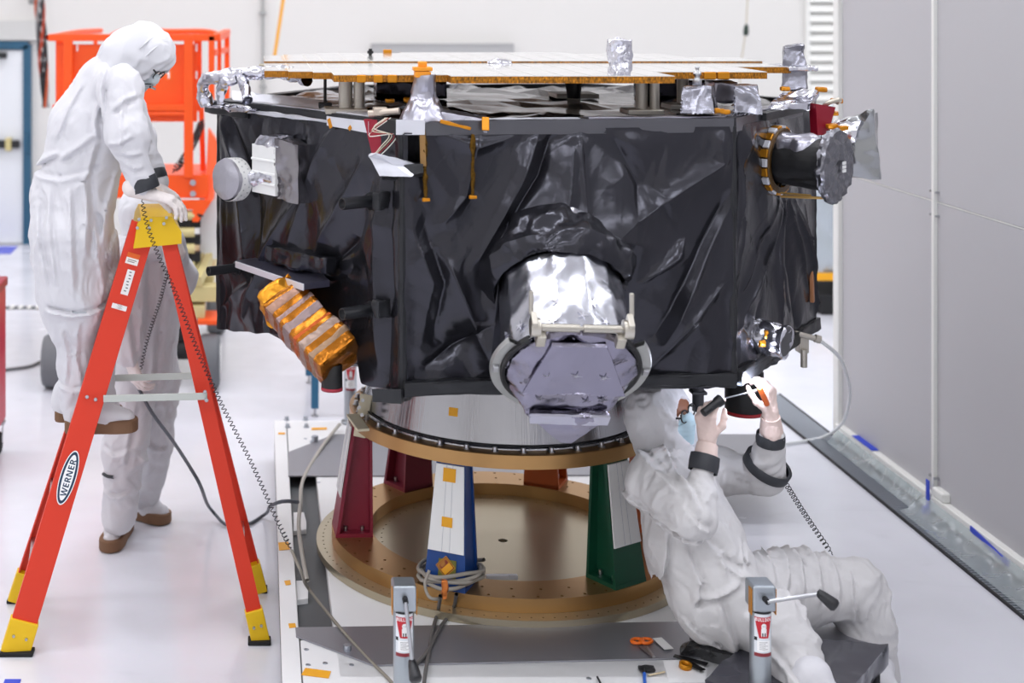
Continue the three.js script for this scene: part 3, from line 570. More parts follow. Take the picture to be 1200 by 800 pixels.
{
  part('core', plate(HX.map(([x, z]) => [lerp(1.04, x, 0.84), lerp(-6.05, z, 0.84)]), YB + 0.16, YT - YB - 0.2), M.bus_black, craft);  // unseen dark filler added to block light inside the body
  part('bottom_blanket', crumple(plate(HX.map(([x, z]) => [lerp(1.04, x, 0.93), lerp(-6.05, z, 0.93)]), YB + 0.02, 0.03), 0.02, 5, 0.05), M.blanket, craft);
  part('side_blanket', blanket(FL, [
    [0.03, 0.035, [262, 140], [285, 200], [290, 300]], [0.03, -0.03, [275, 140], [300, 230], [305, 300]], [0.04, 0.04, [430, 190], [400, 250], [345, 345]], [0.025, -0.03, [438, 215], [415, 280], [380, 320]],
    [0.03, 0.03, [350, 235], [318, 290], [290, 370]], [0.03, 0.03, [395, 150], [360, 230], [340, 300]], [0.025, -0.025, [385, 160], [350, 240]], [0.02, 0.02, [260, 360], [300, 330]], [0.03, 0.03, [450, 210], [445, 300], [448, 420]], [0.02, -0.03, [460, 200], [458, 330], [455, 450]],
  ], (u) => u < 0.8 ? lerp(YB + 0.0, YB + 0.13, u / 0.8) : YB + 0.13 * (1 - sst(0.8, 0.83, u)), 2.3), M.blanket, craft, 'black blanket on the left side');
  part('side_blanket', blanket(FF, [
    [0.012, 0.012, [678, 150], [677, 200], [679, 255]], [0.03, -0.05, [648, 152], [630, 205], [592, 262]], [0.03, 0.045, [630, 155], [606, 215], [560, 300]], [0.05, 0.05, [668, 165], [660, 220], [650, 262]], [0.1, 0.085, [610, 282], [668, 262], [745, 284]],
    [0.02, 0.025, [520, 158], [560, 172], [600, 160]], [0.09, 0.06, [868, 178], [790, 225], [695, 285]], [0.03, -0.035, [865, 205], [815, 300], [765, 390]], [0.035, 0.04, [858, 235], [810, 330], [775, 400]],
    [0.03, 0.03, [482, 268], [505, 330], [492, 410]], [0.025, -0.03, [497, 262], [520, 330], [510, 400]], [0.03, 0.035, [520, 300], [545, 360], [575, 430]], [0.03, 0.03, [590, 275], [580, 330], [572, 420]], [0.03, -0.04, [500, 430], [540, 405], [575, 380]],
    [0.025, 0.03, [745, 330], [790, 300], [800, 280]], [0.03, 0.03, [760, 430], [800, 380], [850, 330]], [0.02, 0.02, [560, 160], [545, 230], [520, 260]], [0.02, -0.02, [720, 165], [745, 215], [740, 260]],
  ], null, 7.1, 1, [476, 158, 497, 194]), M.blanket, craft, 'black blanket on the front side');
  part('side_blanket', blanket(FR, [
    [0.025, 0.04, [908, 238], [880, 320], [862, 385]], [0.02, -0.035, [912, 240], [893, 320], [878, 400]], [0.02, 0.035, [915, 235], [906, 310], [905, 380]], [0.02, -0.03, [920, 235], [925, 310], [930, 380]], [0.02, 0.035, [925, 235], [940, 300], [950, 360]],
    [0.02, 0.03, [870, 170], [862, 260], [858, 330]], [0.025, 0.03, [870, 420], [900, 425], [935, 405]], [0.009, 0.016, [910, 238], [896, 290], [884, 350]], [0.009, 0.016, [914, 238], [910, 300], [912, 370]], [0.008, -0.014, [917, 238], [918, 300], [922, 375]], [0.009, 0.015, [921, 238], [932, 290], [942, 345]], [0.008, 0.014, [930, 238], [944, 280], [952, 320]], [0.01, 0.016, [905, 232], [885, 280], [868, 340]], [0.008, 0.012, [940, 240], [948, 330], [950, 380]], [0.01, 0.014, [866, 200], [872, 260], [864, 320]], [0.02, -0.02, [880, 160], [895, 200], [905, 230]],
  ], null, 12.7), M.blanket, craft, 'black blanket on the right side');
  for (const i of [3, 4, 5]) part('side_blanket', blanket(faceOf(i), [], null, 20 + i), M.blanket, craft, 'black blanket on the far side');
  // corner seams and hem tape
  for (const i of [0, 1, 2, 3]) { const [x, z] = HX[i]; part('corner_seam', crumple(rod(v3(x, YB + (i ? 0 : 0), z), v3(x, YT, z), 0.016, 0.014, 8), 0.006, 12, 0.04), M.blackTape, craft); }
  for (let i = 0; i < 6; i++) {
    const f = faceOf(i), a = f.a.clone().addScaledVector(f.n, 0.014), b = f.b.clone().addScaledVector(f.n, 0.014);
    const hi = (p, y) => p.clone().setY(y);
    part('rim_tape', crumple(hexa([hi(a, YT - 0.02), hi(b, YT - 0.02), hi(b, YT + 0.03), hi(a, YT + 0.03), ...[[a, YT - 0.02], [b, YT - 0.02], [b, YT + 0.03], [a, YT + 0.03]].map(([p, y]) => hi(p, y).addScaledVector(f.n, -0.05))]), 0.003, 8, 0.04), i === 1 || i === 2 ? M.greyTape : M.blackTape, craft, 'dark tape along the top edge');
    if (i === 1 || i === 2) part('hem', crumple(bar(hi(a, YB + 0.026), hi(b, YB + 0.026), 0.04, 0.05), 0.01, 9, 0.03), M.blackTape, craft, 'dark folded hem along the bottom');
  }
  const topTape = (f, x0, x1, y, m, w = 0.05, lab) => { const a = onFace(f, x0, y).setY(YT + 0.031), b = onFace(f, x1, y).setY(YT + 0.031); part('edge_tape', crumple(hexa([a, b, b.clone().addScaledVector(f.n, -w), a.clone().addScaledVector(f.n, -w), ...[a, b, b.clone().addScaledVector(f.n, -w), a.clone().addScaledVector(f.n, -w)].map((p) => p.clone().add(v3(0, 0.004, 0)))]), 0.003, 10, 0.03), m, craft, lab); };
  topTape(FL, 275, 432, 140, M.whiteTape, 0.09, 'pale tape along the left top edge'); topTape(FF, 545, 680, 142, M.whiteTape, 0.03, 'pale tape along the front top edge'); topTape(FF, 690, 850, 142, M.satinFoil, 0.06, 'silver tape along the front top edge'); topTape(FR, 862, 940, 138, M.satinFoil, 0.05, 'silver tape on the right top edge');
  { const o = (px, out, y) => onFace(FL, px, 140, out).setY(y), a = [o(272, 0.02, YT + 0.004), o(384, 0.02, YT + 0.004), o(384, -0.1, YT + 0.06), o(272, -0.1, YT + 0.06)]; part('edge_foil', crumple(hexa([...a, ...a.map((p) => p.clone().add(v3(0, -0.012, 0)))]), 0.006, 9, 0.02, 0.6), M.whiteTape, craft, 'pale sloping foil along the left top edge'); }
  part('edge_flap', crumple(hexa([onFace(FL, 383, 147, 0.034), onFace(FL, 432, 156, 0.034), onFace(FL, 432, 142, 0.034), onFace(FL, 383, 136, 0.034), onFace(FL, 383, 147, 0.01), onFace(FL, 432, 156, 0.01), onFace(FL, 432, 142, 0.01), onFace(FL, 383, 136, 0.01)]), 0.002, 12, 0.02), M.whiteTape, craft);
  part('deck_foil', crumple(plate(HX.map(([x, z]) => [lerp(1.04, x, 0.955), lerp(-6.05, z, 0.955)]), YT - 0.008, 0.025), 0.026, 11, 0.022, 0.55), M.deckFoil, craft, 'crinkled dark foil on the top deck');
  part('deck_foil', crumple(plate([[-0.1, -5.98], [0.2, -5.56], [0.62, -5.75], [0.3, -6.5]], YT + 0.015, 0.01), 0.02, 7, 0.025, 0.6), M.silver, craft, 'silver foil on the left of the top deck');
  // black block under the front left corner
  part('corner_block', crumple(hexa([P(436, 456, 5.0), P(470, 456, 4.93), P(470, 473, 4.93), P(436, 471, 5.0), P(452, 456, 5.18), P(483, 456, 5.1), P(483, 466, 5.1), P(452, 466, 5.18)]), 0.004, 20, 0.02), M.blackTape, craft);
  part('left_band', crumple(bar(v3(-0.22, YT + 0.0, -6.05), v3(-0.05, YT - 0.005, -5.79), 0.03, 0.05), 0.006, 10, 0.02), M.blackTape, craft);
}
// ---------- solar array ----------
{
  const AY0 = 2.2335, AY = AY0, AT = 0.024;
  const arr = part('solar_array', new THREE.BoxGeometry(0.02, 0.01, 0.02).translate(1.05, AY - 0.006, -6), M.alu, craft, 'flat six sided solar array with gold edge');
  // outline in columns: x from, x to, nearest depth, farthest depth
  const colsA = [[0.016, 0.105, 5.46, 6.6], [0.105, 0.195, 5.4, 6.68], [0.195, 0.262, 5.34, 6.74], [0.262, 0.669, 5.17, 6.86], [0.669, 1.455, 5.09, 6.95], [1.455, 1.873, 5.36, 6.8], [1.873, 2.1, 5.74, 6.4]];
  const gapD = 6.06, gap = 0.012;
  const goldTex = dataTex(256, (u, v) => { const k = 0.75 + 0.25 * N3(u * 90, v * 1.2, 3) + 0.12 * N3(u * 30, v * 2, 7); return [0.86 * k, 0.56 * k, 0.12 * k]; }, true);
  const edgeM = mat(0xffffff, 0.38, 0.45, { map: rep(goldTex, 1.2, 1) });
  const top = mat(0xded9cc, 0.4);
  const cellM = [mat(0xd9d9d6, 0.16, 0.1, { clearcoat: 1, clearcoatRoughness: 0.08 }), mat(0xd0d0cc, 0.18, 0.1, { clearcoat: 1, clearcoatRoughness: 0.1 })];  // white wall's reflection is put into the colour of dark cell glass
  const cellG = {};
  for (const [x0, x1, d0, d1] of colsA) for (const [a, b, AY] of [[d0, gapD - gap / 2, AY0], [gapD + gap / 2, d1, AY0 + 0.007]]) {
    part('substrate', new THREE.BoxGeometry(x1 - x0, AT, b - a).translate((x0 + x1) / 2, AY + AT / 2, -(a + b) / 2), edgeM, arr);
    part('face_sheet', new THREE.BoxGeometry(x1 - x0, 0.001, b - a).translate((x0 + x1) / 2, AY + AT + 0.0006, -(a + b) / 2), top, arr);
    const nx = Math.max(1, Math.round((x1 - x0) / 0.1)), nz = Math.max(1, Math.round((b - a) / 0.15)), w = (x1 - x0) / nx, l = (b - a) / nz, key = `${w.toFixed(3)}_${l.toFixed(3)}`;
    for (let i = 0; i < nx; i++) for (let j = 0; j < nz; j++) {
      const m = part('solar_cell', cellG[key] ??= new THREE.BoxGeometry(w - 0.003, 0.0016, l - 0.004), cellM[(i + j) % 2], arr); m.position.add(v3(x0 + (i + 0.5) * w, AY + AT + 0.0019, -(a + (j + 0.5) * l)));
    }
  }
  part('corner_block', box(0.01, AY + 0.012, -5.95, 0.03, 0.026, 0.1), mat(0x9c947e, 0.6), arr);
  for (const x of [0.36, 0.42, 0.47]) part('edge_clip', box(x, AY + 0.012, -5.166, 0.034, 0.028, 0.012), M.kapton, arr);
  for (const x of [1.66, 1.71]) part('edge_clip', box(x, AY + 0.012, -5.356, 0.045, 0.028, 0.01), M.kapton, arr);
  part('bulkhead', box(0.6, AY + AT + 0.012, -6.85, 0.04, 0.03, 0.03), M.kapton, arr);
  part('foil_lump', crumple(new THREE.SphereGeometry(1, 16, 10).scale(0.05, 0.014, 0.03).translate(P(583, 73, 6.04).x, AY + AT + 0.006, -6.0), 0.008, 25, 0.012), M.silver, arr);
  part('sensor_stub', [rod(v3(P(434, 62, 6.6).x, AY + AT, -6.6), v3(P(434, 62, 6.6).x, AY + AT + 0.04, -6.6), 0.008), rod(v3(P(434, 62, 6.6).x, AY + AT + 0.018, -6.6), v3(P(434, 62, 6.6).x, AY + AT + 0.03, -6.6), 0.014)], M.dull_black, arr);
  // posts that carry it
  const post = (px, d, r, two) => { const x = P(px, 100, d).x; part('support_post', [rod(v3(x, YT, -d), v3(x, AY, -d), r, r, 20), ...(two ? [rod(v3(x + r * 1.9, YT, -d + 0.02), v3(x + r * 1.9, AY, -d + 0.02), r * 0.8, r * 0.8, 20)] : []), box(x, YT + 0.035, -d, r * 6, 0.02, r * 6)], mat(0xb8b3aa, 0.4, 0.7), craft); };
  post(405, 5.4, 0.026, true); post(752, 5.35, 0.022, true); post(800, 5.6, 0.022); post(504, 5.4, 0.022); post(672, 6.2, 0.03);
  part('mast', [rod(v3(P(381, 100, 5.5).x, YT + 0.03, -5.5), v3(P(381, 100, 5.5).x, AY, -5.5), 0.006), box(P(381, 100, 5.5).x, YT + 0.045, -5.5, 0.05, 0.022, 0.05)], M.dull_black, craft);
  part('black_stub', crumple(rod(P(672, 115, 5.7), P(672, 95, 5.7), 0.025, 0.035, 14), 0.006, 20, 0.02), M.bus_black, craft);
  for (const [px, d] of [[790, 6.3], [480, 6.3]]) part('deck_box', crumple(box(P(px, 100, d).x, YT + 0.06, -d, 0.3, 0.08, 0.2), 0.006, 12, 0.03), M.deckFoil, craft);
}
// ---------- fittings on the top ----------
{
  // foil wrapped parts standing up
  part('foil_cylinder', crumple(rod(P(726, 88, 5.2), P(726, 47, 5.2), 0.041, 0.042, 24), 0.013, 30, 0.006, 0.6), M.silver, craft, 'crinkled silver foil wrapped cylinder standing on the array');
  const fb = part('foil_box', crumple(hexa([P(917, 106, 5.75), P(945, 103, 5.72), P(945, 103, 5.95), P(917, 106, 5.98), P(918, 55, 5.77), P(942, 53, 5.77), P(941, 53, 5.93), P(919, 55, 5.93)]), 0.009, 14, 0.012, 0.6), M.greyFoil, craft, 'tall silver foil box at the right of the array');
  part('band', crumple(box(P(931, 79, 5.8).x, P(931, 79, 5.8).y, -5.83, 0.115, 0.018, 0.26), 0.004, 30, 0.012), M.silver, fb);
  for (const [q, lab, mt] of [[[[797, 133, 5.1], [838, 133, 5.1], [842, 128, 5.35], [806, 128, 5.35], [799, 102, 5.14], [833, 101, 5.14], [836, 100, 5.32], [803, 101, 5.32]], 'tapered silver foil cover beside the valve', M.greyFoil], [[[858, 135, 5.16], [893, 134, 5.16], [893, 128, 5.36], [863, 128, 5.36], [861, 101, 5.2], [887, 100, 5.2], [887, 99, 5.32], [862, 100, 5.32]], 'upright silver foil cover at the right edge', M.greyFoil]])
    part('foil_cover', crumple(hexa(q.map((e) => P(...e))), 0.009, 14, 0.012, 0.6), mt, craft, lab);
  part('foil_cover', crumple(box(P(850, 108, 5.5).x, P(850, 108, 5.5).y, -5.55, 0.09, 0.08, 0.12), 0.004, 16, 0.02), M.satinFoil, craft);
  part('valve', turned(P(817, 100, 5.2), v3(0, 1, 0), [[0, 0], [0.016, 0], [0.016, 0.02], [0.01, 0.024], [0.01, 0.035], [0.014, 0.038], [0.014, 0.046], [0.006, 0.05], [0.006, 0.06], [0.009, 0.068], [0, 0.068]], 18), M.steel, craft, 'small steel valve');
  // silver bag with an orange cap
  const bag = part('foil_bag', crumple(new THREE.LatheGeometry([[0.0, 0], [0.085, 0], [0.07, 0.035], [0.045, 0.075], [0.042, 0.13], [0.04, 0.155], [0, 0.157]].map((q) => new THREE.Vector2(...q)), 24).translate(P(497, 140, 5.06).x, P(497, 140, 5.06).y, -5.07), 0.014, 16, 0.014, 0.6), M.satinFoil, craft, 'silver foil bag tied round a connector');
  const cap0 = P(495, 88, 5.06);
  part('cap', [box(cap0.x, cap0.y + 0.003, cap0.z, 0.055, 0.022, 0.05, 0.004), box(cap0.x, cap0.y + 0.022, cap0.z, 0.066, 0.014, 0.055, 0.003), box(cap0.x, cap0.y + 0.038, cap0.z, 0.03, 0.02, 0.03, 0.004)], mat(0xf29a1f, 0.5), bag, 'orange plastic cap');
  part('foil_sheet', crumple(hexa([P(505, 146, 5.02), P(570, 155, 5.02), P(570, 140, 5.03), P(508, 130, 5.03), P(505, 144, 5.08), P(570, 150, 5.08), P(570, 136, 5.1), P(508, 126, 5.1)]), 0.008, 12, 0.015), M.satinFoil, craft);
  part('tape_patch', crumple(bar(P(516, 142, 4.985), P(552, 151, 4.985), 0.01, 0.012), 0.003, 25, 0.015), M.kapton, craft, 'amber tape'); part('tape_patch', bar(P(569, 137, 5.01), P(569, 153, 4.99), 0.026, 0.006, v3(0, 0, 1)), M.kapton, craft, 'amber tape');
  for (const [a, b, c, d, f] of [[385, 139, 388, 150, FL], [409, 148, 411, 152, FL]]) part('tape_patch', bar(onFace(f, a, b, 0.035), onFace(f, c, d, 0.035), 0.018, 0.004, f.n), M.kapton, craft, 'amber tape');
  for (const [a, b, d] of [[457, 118, 5.3], [479, 117, 5.3], [843, 130, 5.14], [850, 131, 5.14], [920, 104, 5.7], [938, 123, 5.6]]) part('tape_patch', crumple(box(P(a, b, d).x, P(a, b, d).y, -d, 0.035, 0.016, 0.02), 0.005, 40, 0.01), M.kapton, craft, 'amber tape');
  // foil wrapped tube loop at the left corner
  const loop = tube([P(243, 124, 5.95), P(238, 108, 5.95), P(241, 93, 5.9), P(256, 90, 5.85), P(290, 87, 5.8), P(322, 84, 5.75), P(360, 92, 5.6)], 0.028, 60, 12);
  part('foil_tube', crumple(loop, 0.012, 20, 0.014, 0.7), M.silver, craft, 'silver foil wrapped tube looping over the left corner');
  part('foil_tube', crumple(tube([P(259, 122, 5.85), P(258, 108, 5.85), P(264, 95, 5.82), P(278, 92, 5.8)], 0.02, 30, 10), 0.01, 22, 0.014, 0.7), M.silver, craft);
  part('foil_tube', crumple(tube([P(290, 118, 5.7), P(288, 104, 5.75), P(283, 92, 5.78)], 0.022, 20, 10), 0.012, 22, 0.014, 0.7), M.silver, craft);
  part('foil_sheet', crumple(hexa([P(240, 126, 5.96), P(300, 132, 5.7), P(330, 126, 5.9), P(262, 121, 6.2), P(240, 122, 5.96), P(300, 128, 5.7), P(330, 122, 5.9), P(262, 118, 6.2)]), 0.02, 12, 0.02, 0.6), M.silver, craft);
}
// ---------- telescope on the front ----------
{
  const ang = 42 * Math.PI / 180, ax = v3(-0.03, -Math.sin(ang), Math.cos(ang)).normalize(), rx = v3(1, 0, 0).addScaledVector(ax, -ax.x).normalize(), up = ax.clone().cross(rx);
  const c0 = P(668, 429, 4.72), R = 0.218, T = (x, y, a) => c0.clone().addScaledVector(rx, x).addScaledVector(up, y).addScaledVector(ax, a);
  const mx = basis(rx, ax, rx.clone().cross(ax), c0);           // y is the axis
  const barrel = crumple(new THREE.LatheGeometry([[0, -0.5], [0.205, -0.5], [0.208, -0.34], [0.21, -0.22], [R, -0.02], [R, 0]].map((q) => new THREE.Vector2(...q)), 14).rotateY(0.22).applyMatrix4(mx), 0.011, 7, 0.016, 0.75);
  const tel = part('telescope', barrel, mat(0xb4b5bd, 0.27, 1, { side: THREE.DoubleSide }), craft, 'silver foil telescope barrel pointing down from the front');
  // black collar
  part('collar', crumple(new THREE.LatheGeometry([[0.212, -0.3], [0.224, -0.29], [0.24, -0.31], [0.258, -0.355], [0.245, -0.4], [0.2, -0.5]].map((q) => new THREE.Vector2(...q)), 40).applyMatrix4(mx), 0.03, 8, 0.016, 0.5), M.blanket, tel, 'crumpled black collar round the barrel');
  part('rim', toCreasedNormals(new THREE.LatheGeometry([[0.222, -0.004], [0.222, 0.01], [0.256, 0.01], [0.26, 0.004], [0.26, -0.006], [0.222, -0.006]].map((q) => new THREE.Vector2(...q)), 64, Math.PI + 0.98, Math.PI * 2 - 1.96), 0.6).applyMatrix4(mx), mat(0xb3b4b2, 0.45, 0.8), tel, 'flat grey metal rim');
  part('inner_ring', toCreasedNormals(new THREE.LatheGeometry([[0.212, 0.0], [0.228, 0.0], [0.228, 0.02], [0.222, 0.024], [0.212, 0.02]].map((q) => new THREE.Vector2(...q)), 64, Math.PI + 0.75, Math.PI * 2 - 1.5), 0.6).applyMatrix4(mx), M.bus_black, tel);
  // foil cover: a pouch of flat facets that comes to a point below
  const hull = []; for (let k = 0; k < 44; k++) { const a = k / 44 * Math.PI * 2; hull.push(T(Math.cos(a) * 0.216, Math.sin(a) * 0.216, 0.008), T(Math.cos(a) * 0.207, Math.sin(a) * 0.207, 0.024)); }
  for (const q of [[0.0, -0.19, 0.105], [-0.13, -0.13, 0.1], [0.125, -0.13, 0.1], [-0.16, -0.02, 0.062], [0.16, -0.02, 0.062], [-0.09, 0.17, 0.03], [0.09, 0.17, 0.03]]) hull.push(T(...q));
  part('cover', crumple(new ConvexGeometry(hull), 0.016, 10, 0.01, 0.45), M.lilac, tel, 'silver foil cover closing the telescope, lilac reflection in its colour');
  const slab3 = (a, th) => hexa([...a.map((q) => T(...q)), ...a.map(([x, y, h]) => T(x * 0.97, y + 0.004, h - th))]);
  part('cover_flap', crumple(slab3([[-0.165, -0.012, 0.1], [0.165, -0.012, 0.1], [0.088, 0.172, 0.044], [-0.088, 0.172, 0.044]], 0.012), 0.006, 9, 0.012, 0.5), M.lilac, tel, 'flat upper flap of the foil cover');
  part('cover_wedge', crumple(slab3([[-0.02, -0.215, 0.15], [0.015, -0.218, 0.15], [0.128, -0.108, 0.118], [-0.132, -0.108, 0.118]], 0.02), 0.008, 11, 0.01, 0.5), M.lilac, tel, 'pointed lower fold of the foil cover');
  part('fold_strip', crumple(slab3([[-0.128, -0.135, 0.131], [0.125, -0.135, 0.131], [0.13, -0.104, 0.121], [-0.134, -0.104, 0.121]], 0.006), 0.004, 14, 0.01, 0.5), M.satinFoil, tel);
  // puckers pressed into the foil
  const star = (p, n, s) => { const sh = []; for (let k = 0; k < 10; k++) { const a = k / 10 * Math.PI * 2, r = k % 2 ? s * 0.25 : s; sh.push([Math.cos(a) * r, Math.sin(a) * r]); } const x = rx.clone().addScaledVector(n, -rx.dot(n)).normalize(); return prism(sh, 0.004, basis(x, n.clone().cross(x), n, p)); };
  for (const [a, l] of [[1.3, -0.1], [1.85, -0.1], [1.15, -0.035], [1.95, -0.03], [2.5, -0.06], [0.65, -0.06], [1.5, -0.045], [2.9, -0.07]]) { const n = rx.clone().multiplyScalar(Math.cos(a)).addScaledVector(up, Math.sin(a)); part('pucker', star(c0.clone().addScaledVector(n, 0.216 + l * 0.03).addScaledVector(ax, l), n, 0.018), M.silver, tel); }
  for (const [x, y, h] of [[-0.09, 0.055, 0.082], [0, 0.06, 0.081], [0.09, 0.055, 0.082], [-0.1, -0.06, 0.088], [0.1, -0.06, 0.088], [-0.03, -0.065, 0.09], [0.05, -0.065, 0.09]]) part('pucker', star(T(x, y, h - 0.006), ax, 0.02), M.satinFoil, tel);
  // hinge
  const HYL = 0.235, HA = 0.018;
  const hg = part('hinge', [rod(T(-0.125, HYL, HA), T(-0.006, HYL, HA), 0.013), rod(T(0.006, HYL, HA), T(0.125, HYL, HA), 0.013), rod(T(-0.15, HYL, HA), T(0.15, HYL, HA), 0.007)], mat(0xb5b0a6, 0.35, 0.9), tel, 'steel hinge bar');
  for (const s of [-1, 1]) {
    part('bracket', [rod(T(s * 0.13, HYL, HA), T(s * 0.16, HYL, HA), 0.03), box(0, 0, 0, 0.02, 0.06, 0.05).applyMatrix4(basis(rx, up, ax, T(s * 0.15, 0.245, 0.01))), box(0, 0, 0, 0.014, 0.075, 0.014).applyMatrix4(basis(rx, v3(0, 1, 0), rx.clone().cross(v3(0, 1, 0)), T(s * 0.157, 0.27, -0.02).add(v3(0, 0.025, 0)))), box(0, 0, 0, 0.03, 0.05, 0.03).applyMatrix4(basis(rx, up, ax, T(s * 0.125, 0.2, 0.036)))], mat(0xc4bfb4, 0.35, 0.9), hg);
    part('latch', box(0, 0, 0, 0.02, 0.03, 0.016).applyMatrix4(basis(rx, up, ax, T(s * 0.242, -0.0, 0.014))), M.steel, hg);
  }
}
// ---------- instruments on the left side ----------
{
  const n = FL.n;
  // drum on a boom
  const dc = onFace(FL, 273, 210, 0.14), axd = n.clone().multiplyScalar(0.95).add(v3(-0.1, 0.05, 0.3)).normalize();
  const drum = part('sensor_drum', turned(dc, axd, [[0, -0.03], [0.082, -0.03], [0.084, -0.026], [0.084, 0.026], [0.082, 0.03]], 40), mat(0xe6e6e4, 0.5), craft, 'white drum shaped sensor on a foil boom');
  part('fabric_face', crumple(turned(dc, axd, [[0.08, 0.026], [0.078, 0.04], [0.05, 0.052], [0.02, 0.056], [0, 0.056]], 40), 0.008, 14, 0.01, 0.7), mat(0xa7a5ad, 0.5, 0.3, { side: THREE.DoubleSide }), drum, 'grey fabric face');
  const bx = axd.clone().cross(v3(0, 1, 0)).normalize(), by = bx.clone().cross(axd);
  for (let k = 0; k < 44; k++) { const a = k / 44 * Math.PI * 2, q = dc.clone().addScaledVector(bx, Math.cos(a) * 0.084).addScaledVector(by, Math.sin(a) * 0.084).addScaledVector(axd, k % 2 ? 0.012 : -0.012), o = bx.clone().multiplyScalar(Math.cos(a)).addScaledVector(by, Math.sin(a)); part('rivet', rod(q, q.clone().addScaledVector(o, 0.0015), 0.003, 0.003, 6), M.steel, drum); }  // no fasteners: added steel studs standing in for the rim's perforations
  const bc = onFace(FL, 330, 197, 0.05);
  part('boom', crumple(rod(dc.clone().addScaledVector(axd, -0.03), bc.clone().addScaledVector(n, 0.02).add(v3(0.0, -0.035, 0)), 0.026, 0.032, 16), 0.01, 22, 0.01, 0.7), M.silver, drum, 'silver foil wrapped boom');
  const fu = FL.u, bm = (a, y, o) => bc.clone().addScaledVector(fu, a).addScaledVector(n, o).add(v3(0, y, 0));
  const bxp = part('sensor_box', hexa([bm(-0.13, -0.1, 0.05), bm(0.03, -0.1, 0.05), bm(0.03, 0.085, 0.05), bm(-0.13, 0.085, 0.05), bm(-0.13, -0.1, -0.03), bm(0.03, -0.1, -0.03), bm(0.03, 0.085, -0.03), bm(-0.13, 0.085, -0.03)]), mat(0xe8e8e6, 0.5), craft, 'white electronics box with ribs');
  for (const y of [-0.06, -0.02, 0.03]) part('rib', bar(bm(-0.132, y, 0.052), bm(0.032, y, 0.052), 0.006, 0.01), M.white, bxp);
  part('foil_wrap', crumple(hexa([bm(0.03, -0.11, 0.045), bm(0.14, -0.12, 0.02), bm(0.14, 0.1, 0.02), bm(0.02, 0.12, 0.05), bm(0.03, -0.11, -0.03), bm(0.14, -0.12, -0.03), bm(0.14, 0.1, -0.03), bm(0.02, 0.12, -0.03)]), 0.014, 14, 0.015, 0.6), mat(0x8f8c90, 0.25, 0.95), bxp, 'crinkled dark foil on the side of the box');
  part('foil_top', crumple(hexa([bm(-0.12, 0.085, 0.05), bm(0.05, 0.085, 0.05), bm(0.05, 0.1, -0.02), bm(-0.12, 0.1, -0.02), bm(-0.1, 0.12, 0.03), bm(0.05, 0.12, 0.03), bm(0.05, 0.13, -0.02), bm(-0.1, 0.12, -0.02)]), 0.01, 16, 0.012, 0.6), M.silver, bxp);
  // shelf plate
  const sh = [[276, 306], [356, 333], [386, 329], [374, 316], [314, 300]].map(([a, b]) => { const p = PY(a, b, 1.5); return [p.x, p.z]; });
  const shelf = part('sun_shade', crumple(plate(sh, 1.48, 0.022), 0.002, 10, 0.03), mat(0x8a89a0, 0.28, 0.9), craft, 'silver sun shade plate sticking out of the left side');
  part('front_edge', bar(v3(sh[0][0], 1.489, sh[0][1] + 0.004), v3(sh[1][0], 1.489, sh[1][1] + 0.004), 0.006, 0.026), M.whiteTape, shelf);
  part('foil_collar', crumple(bar(onFace(FL, 318, 296, 0.03), onFace(FL, 388, 312, 0.03), 0.05, 0.06), 0.015, 12, 0.015), M.blanket, shelf);
  const tubeAt = (f, px, py, L, r, lab, dir) => { const b = onFace(f, px, py, 0.0), a = (dir ?? f.n).clone(); const g = part('stub_tube', [turned(b, a, [[0, 0], [r * 1.5, 0], [r * 1.5, 0.03], [r, 0.034], [r, L], [r * 0.8, L], [r * 0.8, L - 0.02], [0, L - 0.02]], 24)], M.plasticBlack, craft, lab); return g; };
  tubeAt(FL, 441, 235, 0.15, 0.021, 'upper black stub tube'); tubeAt(FL, 441, 362, 0.15, 0.021, 'lower black stub tube'); tubeAt(FL, 284, 313, 0.16, 0.019, 'black stub tube beside the sun shade');
  part('patch', crumple(bar(onFace(FL, 447, 225, 0.03), onFace(FL, 447, 245, 0.03), 0.05, 0.03, FL.u), 0.012, 20, 0.02), M.blackTape, craft); part('patch', crumple(bar(onFace(FL, 447, 352, 0.03), onFace(FL, 447, 372, 0.03), 0.05, 0.03, FL.u), 0.012, 20, 0.02), M.blackTape, craft);
  // gold wrapped box
  const ga = P(331, 352, 5.34), gb = P(399, 424, 5.14), gd = gb.clone().sub(ga).normalize(), up = v3(0.35, 0.1, 1);
  const gbx = part('gold_box', crumple(bar(ga, gb, 0.17, 0.15, up, 0.012), 0.012, 11, 0.014, 0.6), mat(0xa8671c, 0.26, 0.85), craft, 'instrument box wrapped in gold foil and tape');
  const bands = [[0.12, 0.05, 0xa07c6a], [0.27, 0.035, 0x947a74], [0.42, 0.05, 0x8f7c7a], [0.57, 0.03, 0xb4521a], [0.68, 0.05, 0x9a8478], [0.84, 0.04, 0x94785f]];
  for (const [t, w, c] of bands) { const m = ga.clone().lerp(gb, t); part('tape_band', crumple(bar(m.clone().addScaledVector(gd, -w / 2), m.clone().addScaledVector(gd, w / 2), 0.173, 0.153, up, 0.012), 0.0125, 11, 0.014, 0.6), mat(c, 0.38, 0.6), gbx); }
  part('neck', crumple(rod(ga.clone().addScaledVector(gd, 0.04), onFace(FL, 352, 352, 0.04), 0.06, 0.07, 14), 0.016, 14, 0.016, 0.6), mat(0xa8671c, 0.26, 0.85), gbx, 'crumpled gold foil neck');
  part('end_foil', crumple(bar(ga.clone().addScaledVector(gd, -0.045), ga.clone().addScaledVector(gd, 0.03), 0.15, 0.12, up), 0.02, 18, 0.012, 0.6), M.gold, gbx);
  const lc = P(389, 437, 5.16);
